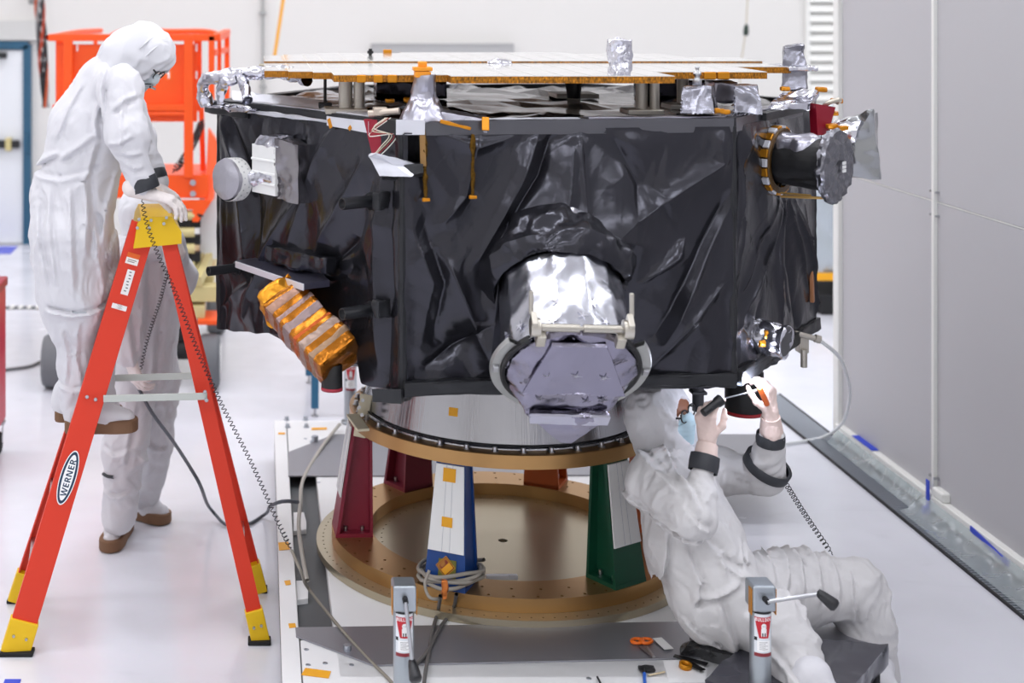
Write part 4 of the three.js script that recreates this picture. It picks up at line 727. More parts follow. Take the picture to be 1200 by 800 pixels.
  const lens = part('lens_tube', turned(lc.clone().add(v3(0, -0.058, 0)), v3(0, 1, 0), [[0, 0], [0.036, 0], [0.038, 0.012], [0.037, 0.09], [0, 0.09]], 28), M.bus_black, gbx, 'black tube below the box');
  part('red_ring', turned(lc.clone().add(v3(0, -0.06, 0)), v3(0, 1, 0), [[0.03, 0], [0.0385, 0], [0.039, 0.006], [0.0385, 0.012], [0.03, 0.012]], 28), mat(0xa3283a, 0.4), gbx, 'red ring');
  // open bay at the front left corner with the crimson bracket
  const wp = (px, py, o) => onFace(FL, px, py, o);
  { // walls of an open recess behind the cut in the blanket
    const a = [[474, 195], [498, 195], [498, 157], [474, 157]], f = a.map(([x, y]) => onFace(FF, x, y, 0.03)), k = f.map((p) => p.clone().addScaledVector(FF.n, -0.16)), g = (i, e) => hexa([f[i], f[e], k[e], k[i], ...[f[i], f[e], k[e], k[i]].map((p) => p.clone().add(v3(...[[0, -0.004, 0], [0.004, 0, 0], [0, 0.004, 0], [-0.004, 0, 0]][i])))]);
    part('bay_wall', [g(0, 1), g(1, 2), g(2, 3), g(3, 0), hexa([...k, ...k.map((p) => p.clone().addScaledVector(FF.n, -0.004))])], M.blanket, craft, 'blanket lined open bay');
  }
  part('bay_lip', hexa([P(464, 158, 4.99), P(498, 158, 4.96), P(498, 141, 4.96), P(464, 140, 4.99), P(464, 158, 5.2), P(498, 158, 5.2), P(498, 141, 5.2), P(464, 140, 5.2)]), M.whiteTape, craft);
  part('bay_edge', bar(P(495, 158, 4.97), P(496, 195, 4.97), 0.01, 0.02), mat(0x94703f, 0.5), craft);
  const brk = part('crimson_bracket', prism([[0, 0], [0.11, 0], [0.075, -0.14], [0.035, -0.14]], 0.03, basis(v3(0.93, 0, 0.36).normalize(), v3(0, 1, 0), v3(-0.36, 0, 0.93).normalize(), P(429, 139, 5.14))), mat(0x9c1830, 0.4), craft, 'crimson metal bracket in the bay');
  part('fitting', [rod(P(432, 133, 5.1), P(468, 130, 5.06), 0.012), box(P(446, 131, 5.08).x, P(446, 131, 5.08).y, -5.1, 0.05, 0.03, 0.05, 0.005)], mat(0xc9bcae, 0.4, 0.6), brk);
  for (let k = 0; k < 4; k++) part('wire', tube([P(452 + k * 2, 138, 5.05), P(438 - k * 2, 150 + k * 3, 5.03), P(456 + k * 3, 158, 5.02), P(446 - k, 172 + k * 4, 5.04), P(438 + k, 182, 5.06)], 0.0019, 40, 5), mat([0xe7dccb, 0xd8c9b0, 0x9c2a30, 0xeeeae0][k], 0.5), brk);
  part('foil_lip', crumple(sheetBox([[433, 183], [445, 206], [482, 207], [494, 196], [470, 188], [440, 180]].map(([a, b], i) => P(a, b, 4.98 - 0.02 * (i % 3)))), 0.006, 14, 0.012), M.whiteTape, craft, 'curled pale foil lip');
  part('bay_pad', crumple(hexa([P(447, 207, 4.98), P(497, 203, 4.94), P(496, 192, 4.95), P(470, 194, 4.97), P(447, 212, 5.1), P(497, 212, 5.08), P(496, 192, 5.1), P(470, 190, 5.1)]), 0.01, 14, 0.015), M.blackTape, craft);
  for (const [x0, x1, y0, y1] of [[497, 499, 150, 234], [554, 554, 157, 231]]) {
    const s = part('gold_strip', crumple(bar(onFace(FF, x0, y0, 0.035), onFace(FF, x1, y1, 0.035), 0.013, 0.005, FF.n), 0.006, 34, 0.008), mat(0x62460f, 0.26, 0.8), craft, 'narrow gold strip hanging on the front blanket');
    part('tab', crumple(bar(onFace(FF, x1 - 4, y1, 0.04), onFace(FF, x1 + 5, y1, 0.04), 0.012, 0.012), 0.003, 30, 0.01), M.kapton, s);
  }
}
function sheetBox(pts) {                                          // a closed slab from a bent outline
  const c = pts.reduce((a, q) => a.add(q), v3()).multiplyScalar(1 / pts.length), pos = [], d = v3(0, 0.004, -0.012);
  const tri = (...q) => q.forEach((w) => pos.push(w.x, w.y, w.z));
  pts.forEach((p, i) => { const q = pts[(i + 1) % pts.length], p2 = p.clone().add(d), q2 = q.clone().add(d), c2 = c.clone().add(d); tri(c, p, q); tri(c2, q2, p2); tri(p, p2, q); tri(q, p2, q2); });
  const g = new THREE.BufferGeometry(); g.setAttribute('position', new THREE.Float32BufferAttribute(pos, 3)); g.computeVertexNormals(); return g;
}
// ---------- instruments on the right side ----------
{
  const n = FR.n, c = P(983, 195, 5.28), axd = v3(0.72, -0.02, 0.7).normalize(), b0 = P(908, 190, 5.5);
  const inst = part('drum_instrument', crumple(turned(c, axd, [[0.04, -0.26], [0.082, -0.25], [0.09, -0.18], [0.095, -0.06], [0.1, -0.03], [0, -0.03]], 32), 0.004, 12, 0.014, 0.6), M.bus_black, craft, 'round instrument with a silver foil lid on the right side');
  const L = axd.clone();
  part('foil_saddle', crumple(field([cap(c.clone().addScaledVector(L, -0.125).add(v3(0, 0.03, 0)), c.clone().addScaledVector(L, -0.19).add(v3(0, 0.035, 0)), 0.082, 0.075)], { cell: 0.008 }), 0.012, 12, 0.012, 0.6), M.satinFoil, inst, 'silver foil over the drum');
  const lidG = crumple(turned(c, axd, [[0, -0.03], [0.134, -0.03], [0.136, -0.01], [0.13, 0.0], [0.1, 0.003], [0.06, 0.003], [0.02, 0.003], [0, 0.003]], 48), 0.009, 34, 0.007, 0.5);
  const lid = part('lid', lidG, mat(0x7e7e84, 0.3, 0.95, { side: THREE.DoubleSide }), inst, 'round silver foil lid');
  const lx = axd.clone().cross(v3(0, 1, 0)).normalize().negate(), ly = v3(0, 1, 0);
  for (let k = 0; k < 3; k++) for (let j = 0; j < 2; j++) part('label_square', new THREE.BoxGeometry(0.012, 0.011, 0.004).applyMatrix4(basis(lx, ly, lx.clone().cross(ly), c.clone().addScaledVector(axd, 0.013).addScaledVector(lx, 0.01 + j * 0.013).add(v3(0, 0.012 - k * 0.014, 0)))), M.white, lid);
  // ring of gold and silver squares
  const rc = c.clone().addScaledVector(axd, -0.23), bx = axd.clone().cross(v3(0, 1, 0)).normalize(), by = bx.clone().cross(axd);
  for (let k = 0; k < 22; k++) { const a = k / 22 * Math.PI * 2, o = bx.clone().multiplyScalar(Math.cos(a)).addScaledVector(by, Math.sin(a)), q = rc.clone().addScaledVector(o, 0.125); part('band_tile', box(0, 0, 0, 0.012, 0.03, 0.032, 0.003).applyMatrix4(basis(o, o.clone().cross(axd), axd.clone().negate(), q)), k % 2 ? M.gold : M.whiteTape, inst); }
  part('band', turned(rc, axd, [[0.1, -0.02], [0.122, -0.02], [0.122, 0.02], [0.1, 0.02]], 40), mat(0x4a3414, 0.4, 0.5), inst);
  part('back_cuff', crumple(turned(rc, axd, [[0.11, -0.01], [0.13, -0.06], [0.16, -0.12], [0.12, -0.16]], 30), 0.02, 10, 0.02), M.blanket, inst);
  part('strut', [rod(P(915, 230, 5.35), P(965, 232, 5.25), 0.005), rod(P(915, 226, 5.35), P(950, 229, 5.25), 0.004)], mat(0xb08c50, 0.4, 0.6), inst);
  // clear bag behind the lid
  part('clear_bag', crumple(hexa([P(975, 205, 5.55), P(1032, 210, 5.5), P(1032, 208, 5.75), P(980, 205, 5.8), P(968, 150, 5.6), P(1022, 129, 5.5), P(1028, 132, 5.72), P(985, 142, 5.8)]), 0.014, 9, 0.016, 0.5), mat(0x9a9c9e, 0.16, 0.85, { side: THREE.DoubleSide }), craft, 'shiny grey plastic bag behind the round lid');
  part('bag_foil', crumple(hexa([P(960, 168, 5.5), P(1000, 165, 5.45), P(1008, 143, 5.5), P(970, 146, 5.55), P(960, 168, 5.62), P(1000, 165, 5.6), P(1018, 131, 5.6), P(985, 140, 5.66)]), 0.016, 14, 0.014, 0.6), M.silver, craft);
  // crimson lifting bracket and shackle
  const br = part('lifting_bracket', prism([[-0.02, 0.07], [0.07, 0.055], [0.035, -0.05], [-0.012, -0.05]], 0.04, basis(v3(0.93, 0, -0.3).normalize(), v3(0, 1, 0), v3(0.3, 0, 0.93).normalize(), P(953, 142, 5.55))), mat(0x8f0f28, 0.4), craft, 'crimson lifting bracket');
  part('shackle', new THREE.TorusGeometry(0.03, 0.009, 10, 24, Math.PI * 1.5).rotateX(Math.PI / 2 - 0.5).rotateY(0.6).translate(P(975, 121, 5.55).x, P(975, 121, 5.55).y, -5.55), mat(0xc9c2b4, 0.35, 0.9), br);
  part('foil_sheet', crumple(hexa([P(900, 128, 5.5), P(950, 128, 5.5), P(960, 112, 5.6), P(915, 112, 5.7), P(900, 124, 5.5), P(950, 120, 5.5), P(960, 106, 5.6), P(915, 108, 5.7)]), 0.014, 16, 0.014, 0.6), M.silver, craft);
  part('black_strip', bar(P(895, 137, 5.35), P(944, 126, 5.8), 0.02, 0.03), M.blackTape, craft);
  for (const [a, b, d] of [[963, 105, 5.6], [980, 118, 5.6], [976, 133, 5.6], [975, 148, 5.5], [988, 150, 5.45]]) part('tape_patch', crumple(box(P(a, b, d).x, P(a, b, d).y, -d, 0.04, 0.018, 0.03), 0.006, 40, 0.01), M.kapton, craft, 'amber tape');
  // thruster and fitting near the bottom right
  const tc = P(921, 400, 5.26), ta = v3(0.74, -0.1, 0.66).normalize();
  const th = part('thruster', crumple(turned(tc, ta, [[0, -0.13], [0.05, -0.12], [0.058, -0.08], [0.056, -0.02], [0.06, 0], [0.055, 0.004], [0, 0]], 20), 0.012, 22, 0.008, 0.6), M.silver, craft, 'small foil wrapped thruster');
  part('end_face', turned(tc, ta, [[0, 0.006], [0.052, 0.006], [0.056, 0.0], [0.05, -0.004]], 28), mat(0x59595c, 0.5, 0.4), th);
  for (const [a, b] of [[897, 389], [903, 402], [890, 400]]) part('tape_patch', crumple(box(P(a, b, 5.3).x, P(a, b, 5.3).y, -5.27, 0.03, 0.03, 0.02), 0.01, 40, 0.008), M.gold, th);
  part('mount', crumple(rod(tc.clone().addScaledVector(ta, -0.12), onFace(FR, 875, 400, -0.02), 0.05, 0.06, 16), 0.01, 16, 0.015), M.bus_black, th);
  const fp = (a, b) => P(a - 5, b - 6, 5.72);
  const fit = part('corner_fitting', [rod(fp(936, 396), fp(966, 404), 0.011), box(fp(948, 410).x, fp(948, 410).y, -5.75, 0.04, 0.07, 0.05, 0.004), rod(fp(947, 415), fp(947, 436), 0.013), rod(fp(960, 402), fp(966, 404), 0.016)], mat(0xb6b0a6, 0.35, 0.8), craft, 'steel corner fitting');
  part('side_handle', bar(onFace(FR, 951, 313, 0.03), onFace(FR, 952, 354, 0.03), 0.015, 0.02), mat(0xa9734d, 0.4, 0.5), craft, 'copper coloured side strip');
  part('tab', box(2.3, 1.42, -6.1, 0.03, 0.09, 0.05), M.dull_black, craft);
  // black tubes under the body
  const ut = part('under_tube', turned(P(872, 482, 5.75), v3(0, 1, 0), [[0, 0], [0.072, 0], [0.074, 0.01], [0.074, 0.16], [0, 0.16]], 32), M.bus_black, craft, 'short black tube under the body');
  part('red_ring', turned(P(872, 484, 5.75), v3(0, 1, 0), [[0.05, 0], [0.075, 0], [0.076, 0.007], [0.075, 0.014], [0.05, 0.014]], 32), mat(0xb02a30, 0.4), ut, 'red ring');
  part('under_post', [rod(P(818, 481, 5.4), P(818, 440, 5.4), 0.021), box(P(818, 461, 5.4).x, P(818, 459, 5.4).y, -5.4, 0.055, 0.012, 0.055)], M.dull_black, craft);
}
// ---------- stepladder ----------
{
  const t = thing('stepladder', 'red fibreglass stepladder with yellow top and feet', 'ladder', [-0.5, 0, -5.9]);
  const fn = PY(20, 757, 0.03), bn = PY(304, 744, 0.03), ff = PY(27, 696, 0.03), bf = PY(301, 684, 0.03);    // feet: front near, back near, front far, back far
  const tn = P(169, 262, 5.72), tbn = P(193, 262, 5.72), tf = P(172, 255, 6.02), tbf = P(191, 255, 6.02);
  const side = fn.clone().sub(ff).setY(0).normalize();              // towards the viewer
  const channel = (a, b, w, d, nm, sgn) => {
    const z = b.clone().sub(a).normalize(), x = side.clone().cross(z).normalize(), A = a, B = b;
    return part(nm, [bar(A, B, w, 0.006, side, 0.002), ...[-1, 1].map((s) => bar(A.clone().addScaledVector(x, s * (w / 2 - 0.003)).addScaledVector(side, -sgn * d / 2), B.clone().addScaledVector(x, s * (w / 2 - 0.003)).addScaledVector(side, -sgn * d / 2), 0.006, d, side, 0.002))], M.ladder, t);
  };
  const r1 = channel(fn, tn, 0.1, 0.035, 'front_rail', 1), r2 = channel(bn, tbn, 0.06, 0.03, 'back_rail', 1), r3 = channel(ff, tf, 0.1, 0.035, 'front_rail', -1), r4 = channel(bf, tbf, 0.06, 0.03, 'back_rail', -1);
  const foot = (a, b, w, rail, sgn) => {
    const z = b.clone().sub(a).normalize(), q = a.clone().addScaledVector(z, 0.1), c = a.clone().addScaledVector(side, 0.002);
    const f = part('foot', bar(a.clone().addScaledVector(z, -0.03), q, w + 0.012, 0.05, side, 0.004), M.ladderYellow, rail, 'yellow foot');
    f.position.addScaledVector(side, -sgn * 0.012);
    part('foot_pad', box(0, 0, 0, w + 0.03, 0.016, 0.06).translate(a.x, 0.008, a.z), M.rubber, rail);
    const x = side.clone().cross(z).normalize();
    for (const s of [-0.25, 0.25]) { const p = a.clone().addScaledVector(z, 0.04).addScaledVector(x, s * w).addScaledVector(side, sgn * 0.012); part('rivet', rod(p, p.clone().addScaledVector(side, sgn * 0.008), 0.006, 0.005, 10), M.zinc, rail); }
  };
  foot(fn, tn, 0.1, r1, 1); foot(bn, tbn, 0.06, r2, 1); foot(ff, tf, 0.1, r3, -1); foot(bf, tbf, 0.06, r4, -1);
  // yellow top cap
  const tc = tn.clone().add(tbf).multiplyScalar(0.5);
  const cx = P(179, 258, 5.7), zt = side.clone().negate();
  const capM = part('top_cap', prism([[-0.09, -0.06], [0.098, -0.045], [0.098, 0.0], [0.07, 0.045], [0.06, 0.062], [-0.06, 0.062], [-0.075, 0.03]], 0.36, basis(side.clone().cross(v3(0, 1, 0)).negate().normalize(), v3(0, 1, 0), side.clone().cross(v3(0, 1, 0)).negate().normalize().cross(v3(0, 1, 0)), P(179, 256, 6.04))), M.ladderYellow, t, 'moulded yellow top cap');
  for (const [a, b] of [[163, 257], [161, 267], [175, 267], [177, 258], [192, 262], [195, 255]]) part('rivet', rod(P(a, b, 5.69), P(a, b, 5.665), 0.007, 0.006, 10), M.zinc, capM);
  // steps across the front rails
  const L = tn.clone().sub(fn), Lf = tf.clone().sub(ff);
  for (const y of [0.28, 0.535, 0.79, 1.05, 1.31]) {
    const k = (y - 0.03) / L.y, a = fn.clone().addScaledVector(L, k).addScaledVector(side, -0.012), b = ff.clone().addScaledVector(Lf, k).addScaledVector(side, 0.012);
    part('step', [bar(a, b, 0.085, 0.006), bar(a.clone().add(v3(-0.04, -0.02, 0)), b.clone().add(v3(-0.04, -0.02, 0)), 0.004, 0.04), bar(a.clone().add(v3(0.04, -0.02, 0)), b.clone().add(v3(0.04, -0.02, 0)), 0.004, 0.04)], M.alu, t, 'aluminium step');
  }
  const Lb = tbn.clone().sub(bn), Lbf = tbf.clone().sub(bf);
  for (const y of [0.3, 0.85, 1.4]) { const k = (y - 0.03) / Lb.y; part('back_brace', bar(bn.clone().addScaledVector(Lb, k), bf.clone().addScaledVector(Lbf, k), 0.02, 0.03), M.alu, t); }
  // spreaders
  const spread = (a, b, d) => { const q = [P(a[0], a[1], d), P(b[0], b[1], d)], m = q[0].clone().lerp(q[1], 0.45); part('spreader', [bar(q[0], m, 0.004, 0.028), bar(m, q[1], 0.004, 0.028), rod(m.clone().add(v3(0, 0, 0.004)), m.clone().add(v3(0, 0, -0.004)), 0.01, 0.01, 10)], mat(0xc3c7c0, 0.4, 0.5), t, 'folding metal spreader'); };
  spread([121, 467], [243, 464], 5.66); spread([129, 443], [233, 440], 5.98);
  for (const [a, b] of [[102, 465], [112, 468], [240, 459], [242, 469]]) part('rivet', rod(P(a, b, 5.655), P(a, b, 5.635), 0.008, 0.006, 10), M.zinc, t);
  // printed oval and stickers on the near front rail
  const z = L.clone().normalize(), x = side.clone().cross(z).normalize();
  const onRail = (k, off, w, h, tex, nm, lab, oval) => {
    const c = fn.clone().addScaledVector(L, k).addScaledVector(side, 0.0055).addScaledVector(x, off);
    let g = oval ? new THREE.CircleGeometry(0.5, 40).scale(w, h, 1) : new THREE.PlaneGeometry(w, h);
    const n = x.clone().cross(z); const xx = n.dot(side) > 0 ? x : x.clone().negate();
    part(nm, g.applyMatrix4(basis(xx, z, side, c)), mat(0xffffff, 0.5, 0, { map: tex, side: THREE.DoubleSide, polygonOffset: true, polygonOffsetFactor: -1 }), r1, lab);
  };
  const logo = canvasTex(128, 400, (c, w, h) => {
    c.fillStyle = '#ffffff'; c.fillRect(0, 0, w, h); c.fillStyle = '#14344f'; c.beginPath(); c.ellipse(64, 200, 57, 190, 0, 0, 7); c.fill();
    c.fillStyle = '#ffffff'; c.beginPath(); c.ellipse(64, 200, 40, 168, 0, 0, 7); c.fill(); c.save(); c.translate(64, 200); c.rotate(-Math.PI / 2); c.fillStyle = '#14344f'; c.font = 'bold 66px sans-serif'; c.textAlign = 'center'; c.textBaseline = 'middle'; c.fillText('WERNER', 0, 3, 270); c.restore();
  });
  onRail(0.395, 0, 0.064, 0.215, logo, 'printed_oval', 'white oval with dark blue ring and lettering', true);
  const st1 = canvasTex(64, 128, (c) => { c.fillStyle = '#f4f1ee'; c.fillRect(0, 0, 64, 128); c.fillStyle = '#555'; for (let k = 0; k < 7; k++) c.fillRect(20 + (k % 3) * 4, 10 + k * 16, 20, 5); });
  const st2 = canvasTex(64, 64, (c) => { c.fillStyle = '#f7f1ea'; c.fillRect(0, 0, 64, 64); c.fillStyle = '#e8661a'; c.fillRect(0, 0, 64, 28); c.fillStyle = '#666'; c.fillRect(10, 38, 44, 4); c.fillRect(10, 48, 36, 4); });
  onRail(0.915, 0.004, 0.05, 0.045, st2, 'sticker', 'orange and white sticker'); onRail(0.86, -0.004, 0.03, 0.1, st1, 'sticker', 'long white sticker'); onRail(0.8, 0, 0.06, 0.02, st1, 'sticker', 'short white sticker');
}
// ---------- scissor lift ----------
{
  const D = 9.5, t = thing('scissor_lift', 'orange scissor lift with cream chassis parked behind the ladder', 'lift', [P(160, 445, D).x, 0, -D]);
  const O = M.liftOrange, q = (px, py, d = D) => P(px, py, d), R = 0.6;
  const H = (nm, px0, px1, py, d, h = 0.045) => part(nm, bar(q(px0, py, d), q(px1, py, d), 0.04, h), O, t);
  H('top_rail', 57, 254, 44, D, 0.045); H('mid_rail', 62, 226, 126, D, 0.04);
  for (const px of [80, 221]) part('post', bar(q(px, 42), q(px, px > 200 ? 208 : 200), 0.06, 0.05, v3(0, 0, 1)), O, t);
  for (const px of [70, 232]) part('post', bar(q(px, 42, D + 0.1), q(px, 130, D + 0.1), 0.05, 0.04, v3(0, 0, 1)), O, t);
  const gp = part('gate_panel', box((q(66, 97).x + q(231, 97).x) / 2, (q(66, 52).y + q(66, 143).y) / 2, -D - 0.03, q(231, 97).x - q(66, 97).x, q(66, 52).y - q(66, 143).y, 0.012, 0.004), O, t, 'orange sheet panel with a white number');
  const num = canvasTex(64, 96, (c) => { c.fillStyle = '#ff6a1c'; c.fillRect(0, 0, 64, 96); c.fillStyle = '#fff'; c.font = 'bold 86px sans-serif'; c.fillText('1', 8, 80); });
  part('number', new THREE.BoxGeometry(0.05, 0.07, 0.002).translate(q(197, 88).x, q(197, 88).y, -D - 0.022), mat(0xffffff, 0.5, 0, { map: num }), gp);
  for (const [a, b] of [[90, 56], [187, 56], [230, 56], [230, 88], [187, 88], [76, 60]]) part('slot', box(q(a, b).x, q(a, b).y, -D - 0.022, 0.014, 0.05, 0.01), M.white, gp);
  part('hinge_bar', rod(q(150, 133), q(222, 133), 0.018), O, t);
  // far rails
  const Df = D + 1.5;
  part('guard_rail', tube([q(125, 60, Df), q(127, 46, Df), q(140, 38, Df), q(200, 37, Df), q(248, 38, Df), q(262, 44, Df)], 0.022, 50, 10), O, t);
  part('guard_rail', [tube([q(57, 44, D), q(90, 38, D + 0.7), q(118, 36, Df)], 0.02, 30, 8), bar(q(112, 41, Df), q(112, 60, Df), 0.03, 0.03, v3(0, 0, 1))], O, t);
  part('guard_rail', [bar(q(254, 44, D), q(266, 38, Df), 0.05, 0.05), bar(q(248, 42, D), q(248, 120, D), 0.04, 0.04, v3(0, 0, 1)), bar(q(257, 42, D + 0.5), q(257, 90, D + 0.5), 0.03, 0.03, v3(0, 0, 1)), bar(q(266, 38, Df), q(266, 120, Df), 0.04, 0.04, v3(0, 0, 1)), bar(q(250, 62, D + 0.2), q(266, 58, Df), 0.03, 0.04)], O, t);
  part('guard_post', [bar(q(236, 125, D + 0.4), q(238, 200, D + 0.4), 0.035, 0.035, v3(0, 0, 1))], O, t);
  part('deck', [hexa([q(60, 205, D), q(244, 205, D), q(262, 192, Df), q(90, 192, Df), q(60, 232, D), q(244, 232, D), q(262, 210, Df), q(90, 210, Df)])], O, t, 'orange work deck');
  const sp = part('side_plate', [hexa([q(244, 150, D + 0.2), q(256, 168, D + 0.2), q(250, 234, D), q(240, 234, D), q(246, 150, D + 1.2), q(258, 168, D + 1.2), q(256, 220, D + 1.2), q(244, 220, D + 1.2)])], O, t);
  part('lower_plate', prism([[0, 0], [0.33, 0], [0.24, -0.14], [0.2, -0.14], [0.2, -0.06], [0.03, -0.06], [0, -0.03]], 0.03, basis(v3(1, 0, 0), v3(0, 1, 0), v3(0, 0, 1), q(190, 234))), O, t);
  for (const [a, b] of [[226, 214], [226, 227], [235, 251]]) part('bolt', rod(q(a, b), q(a, b, D - 0.03), 0.02, 0.02, 12), b > 240 ? M.dull_black : M.zinc, t);
  part('coil_cord', coil([q(238, 140, D + 0.2), q(228, 165, D + 0.1), q(214, 188, D), q(202, 202, D)], 22, 0.022, 0.006), M.cordBlack, t);
  // chassis
  part('white_plate', box(q(252, 260).x, q(252, 265).y, -D - 0.2, 0.22, 0.5, 0.04), M.white, t);
  const C = M.liftCream;
  for (const y of [252, 272, 291, 312]) part('roller', rod(q(150, y), q(228, y), 0.032), C, t);
  for (const y of [262, 282, 302]) part('crossbar', box(q(190, y).x, q(190, y).y, -D - 0.05, 0.5, 0.06, 0.08), M.dull_black, t);
  for (const s of [0, 1]) { part('scissor_arm', bar(q(222 + s * 10, 330, D - 0.1), q(244 + s * 10, 283, D + 0.4), 0.05, 0.07), C, t); part('scissor_arm', bar(q(100 + s * 10, 330, D - 0.1), q(80 + s * 10, 283, D + 0.4), 0.05, 0.07), C, t); }
  part('chassis_beam', [box(q(160, 342).x, q(160, 342).y, -D, 1.06, 0.1, 0.14), box(q(160, 358).x, q(160, 362).y, -D, 0.9, 0.08, 0.2), box(q(160, 340).x, q(160, 338).y, -D - 0.8, 1.0, 0.12, 1.4)], C, t);
  part('axle_box', [box(q(158, 395).x, q(158, 392).y, -D - 0.1, 0.8, 0.26, 0.3, 0.02), rod(q(200, 410, D - 0.05), q(240, 410, D - 0.05), 0.06)], M.dull_black, t);
  part('fender', box(q(245, 372).x, q(245, 372).y, -D, 0.14, 0.03, 0.3), O, t);
  for (const px of [66, 246]) for (const d of [0, 1.5]) {
    const c = q(px, 415, D).setY(0.17); c.z -= d - 0.1; const w = part('wheel', turned(c.clone().add(v3(-0.07, 0, 0)), v3(1, 0, 0), [[0, 0], [0.12, 0], [0.155, 0.004], [0.17, 0.03], [0.17, 0.11], [0.155, 0.136], [0.12, 0.14], [0, 0.14]], 36), M.tyre, t, 'grey solid tyre');
    part('hub', turned(c.clone().add(v3(-0.075, 0, 0)), v3(1, 0, 0), [[0, 0], [0.1, 0], [0.11, 0.15], [0, 0.15]], 20), M.white, w);
  }
}
// ---------- trailer jacks at the platform corners ----------
{
  const jackTex = canvasTex(256, 512, (c) => {
    c.fillStyle = '#e9edf1'; c.fillRect(0, 0, 256, 512); c.fillStyle = '#15161a'; c.fillRect(0, 0, 256, 26);
    c.fillStyle = '#c81e2d'; c.beginPath(); c.moveTo(0, 60); c.lineTo(256, 60); c.lineTo(190, 300); c.lineTo(66, 300); c.fill();
    c.fillStyle = '#fff'; c.font = 'bold 54px sans-serif'; c.textAlign = 'center'; c.fillText('BULLDOG', 128, 108, 240);
    c.fillStyle = '#f4f4f4'; c.beginPath(); c.arc(128, 165, 34, 0, 7); c.fill(); c.fillRect(92, 190, 72, 90); c.fillStyle = '#15161a'; c.fillRect(104, 240, 16, 40); c.fillRect(136, 240, 16, 40); c.fillRect(112, 160, 8, 8); c.fillRect(136, 160, 8, 8);
    c.fillStyle = '#222'; c.fillRect(0, 290, 40, 40); c.fillStyle = '#fff'; c.fillRect(40, 330, 180, 120); c.fillStyle = '#888'; for (let k = 0; k < 5; k++) c.fillRect(70, 345 + k * 20, 110 - (k % 2) * 30, 6); c.fillStyle = '#8a2630'; c.fillRect(0, 470, 256, 42);
  });
  function jack(x, z, label, crank, turn = 0) {
    const t = thing('trailer_jack', label, 'jack', [x, PT, z], 'jacks at the platform corners'), zm = mat(0xaab1b7, 0.34, 0.75), r = 0.034;
    const tb = part('tube', turned(v3(x, PT, z), v3(0, 1, 0), [[0, 0.0], [0.05, 0.0], [0.05, 0.012], [r, 0.014], [r, 0.36], [0, 0.36]], 32), zm, t, 'galvanised tube');
    part('label_wrap', new THREE.CylinderGeometry(r + 0.001, r + 0.001, 0.145, 32, 1, true, -0.9, 1.8).translate(x, PT + 0.255, z), mat(0xffffff, 0.4, 0, { map: jackTex, side: THREE.DoubleSide }), tb, 'red, white and black printed label');
    const hd = part('head', box(x, PT + 0.372, z, 0.076, 0.085, 0.085, 0.008), zm, t, 'boxed steel head');
    for (const s of [-1, 1]) part('tape_strip', box(x + s * 0.0395, PT + 0.36, z + 0.02, 0.003, 0.085, 0.03), M.kapton, hd, 'amber tape on the side of the head');
    part('shaft', rod(v3(x, PT + 0.375, z + 0.04), v3(x, PT + 0.375, z + 0.07), 0.009), M.dull_black, hd);
    const a = v3(x, PT + 0.375, z + 0.066), e = a.clone().add(crank), cr = part('crank', rod(a, e, 0.0065, 0.0065, 12), M.steel, t, 'steel crank handle');
    const ka = e.clone(), kd = v3(0.15, -0.25, 0.9).normalize(); if (Math.abs(crank.x) > 0.1) kd.set(0.75, -0.55, 0.35).normalize(); else kd.set(0.12, -0.6, 0.75).normalize();
    part('knob', turned(ka.clone().addScaledVector(kd, -0.01), kd, [[0, 0], [0.012, 0.002], [0.016, 0.02], [0.02, 0.05], [0.021, 0.062], [0.016, 0.07], [0, 0.071]], 20), M.plasticBlack, cr, 'black plastic knob');
    return t;
  }
  const jl = P(473, 806, 4.74), jr = P(891, 806, 4.74);
  jack(jl.x, jl.z, 'galvanised jack with its crank hanging down, grey cable beside it', v3(0.02, -0.19, 0.015));
  jack(jr.x, jr.z, 'galvanised jack with its crank swung out towards the seated worker', v3(0.165, 0.03, 0.01));
  const jb = PY(410, 492, PT); jack(jb.x, jb.z + 0.05, 'galvanised jack at the back corner of the platform behind the crimson leg', v3(-0.02, 0.15, 0.01));
}
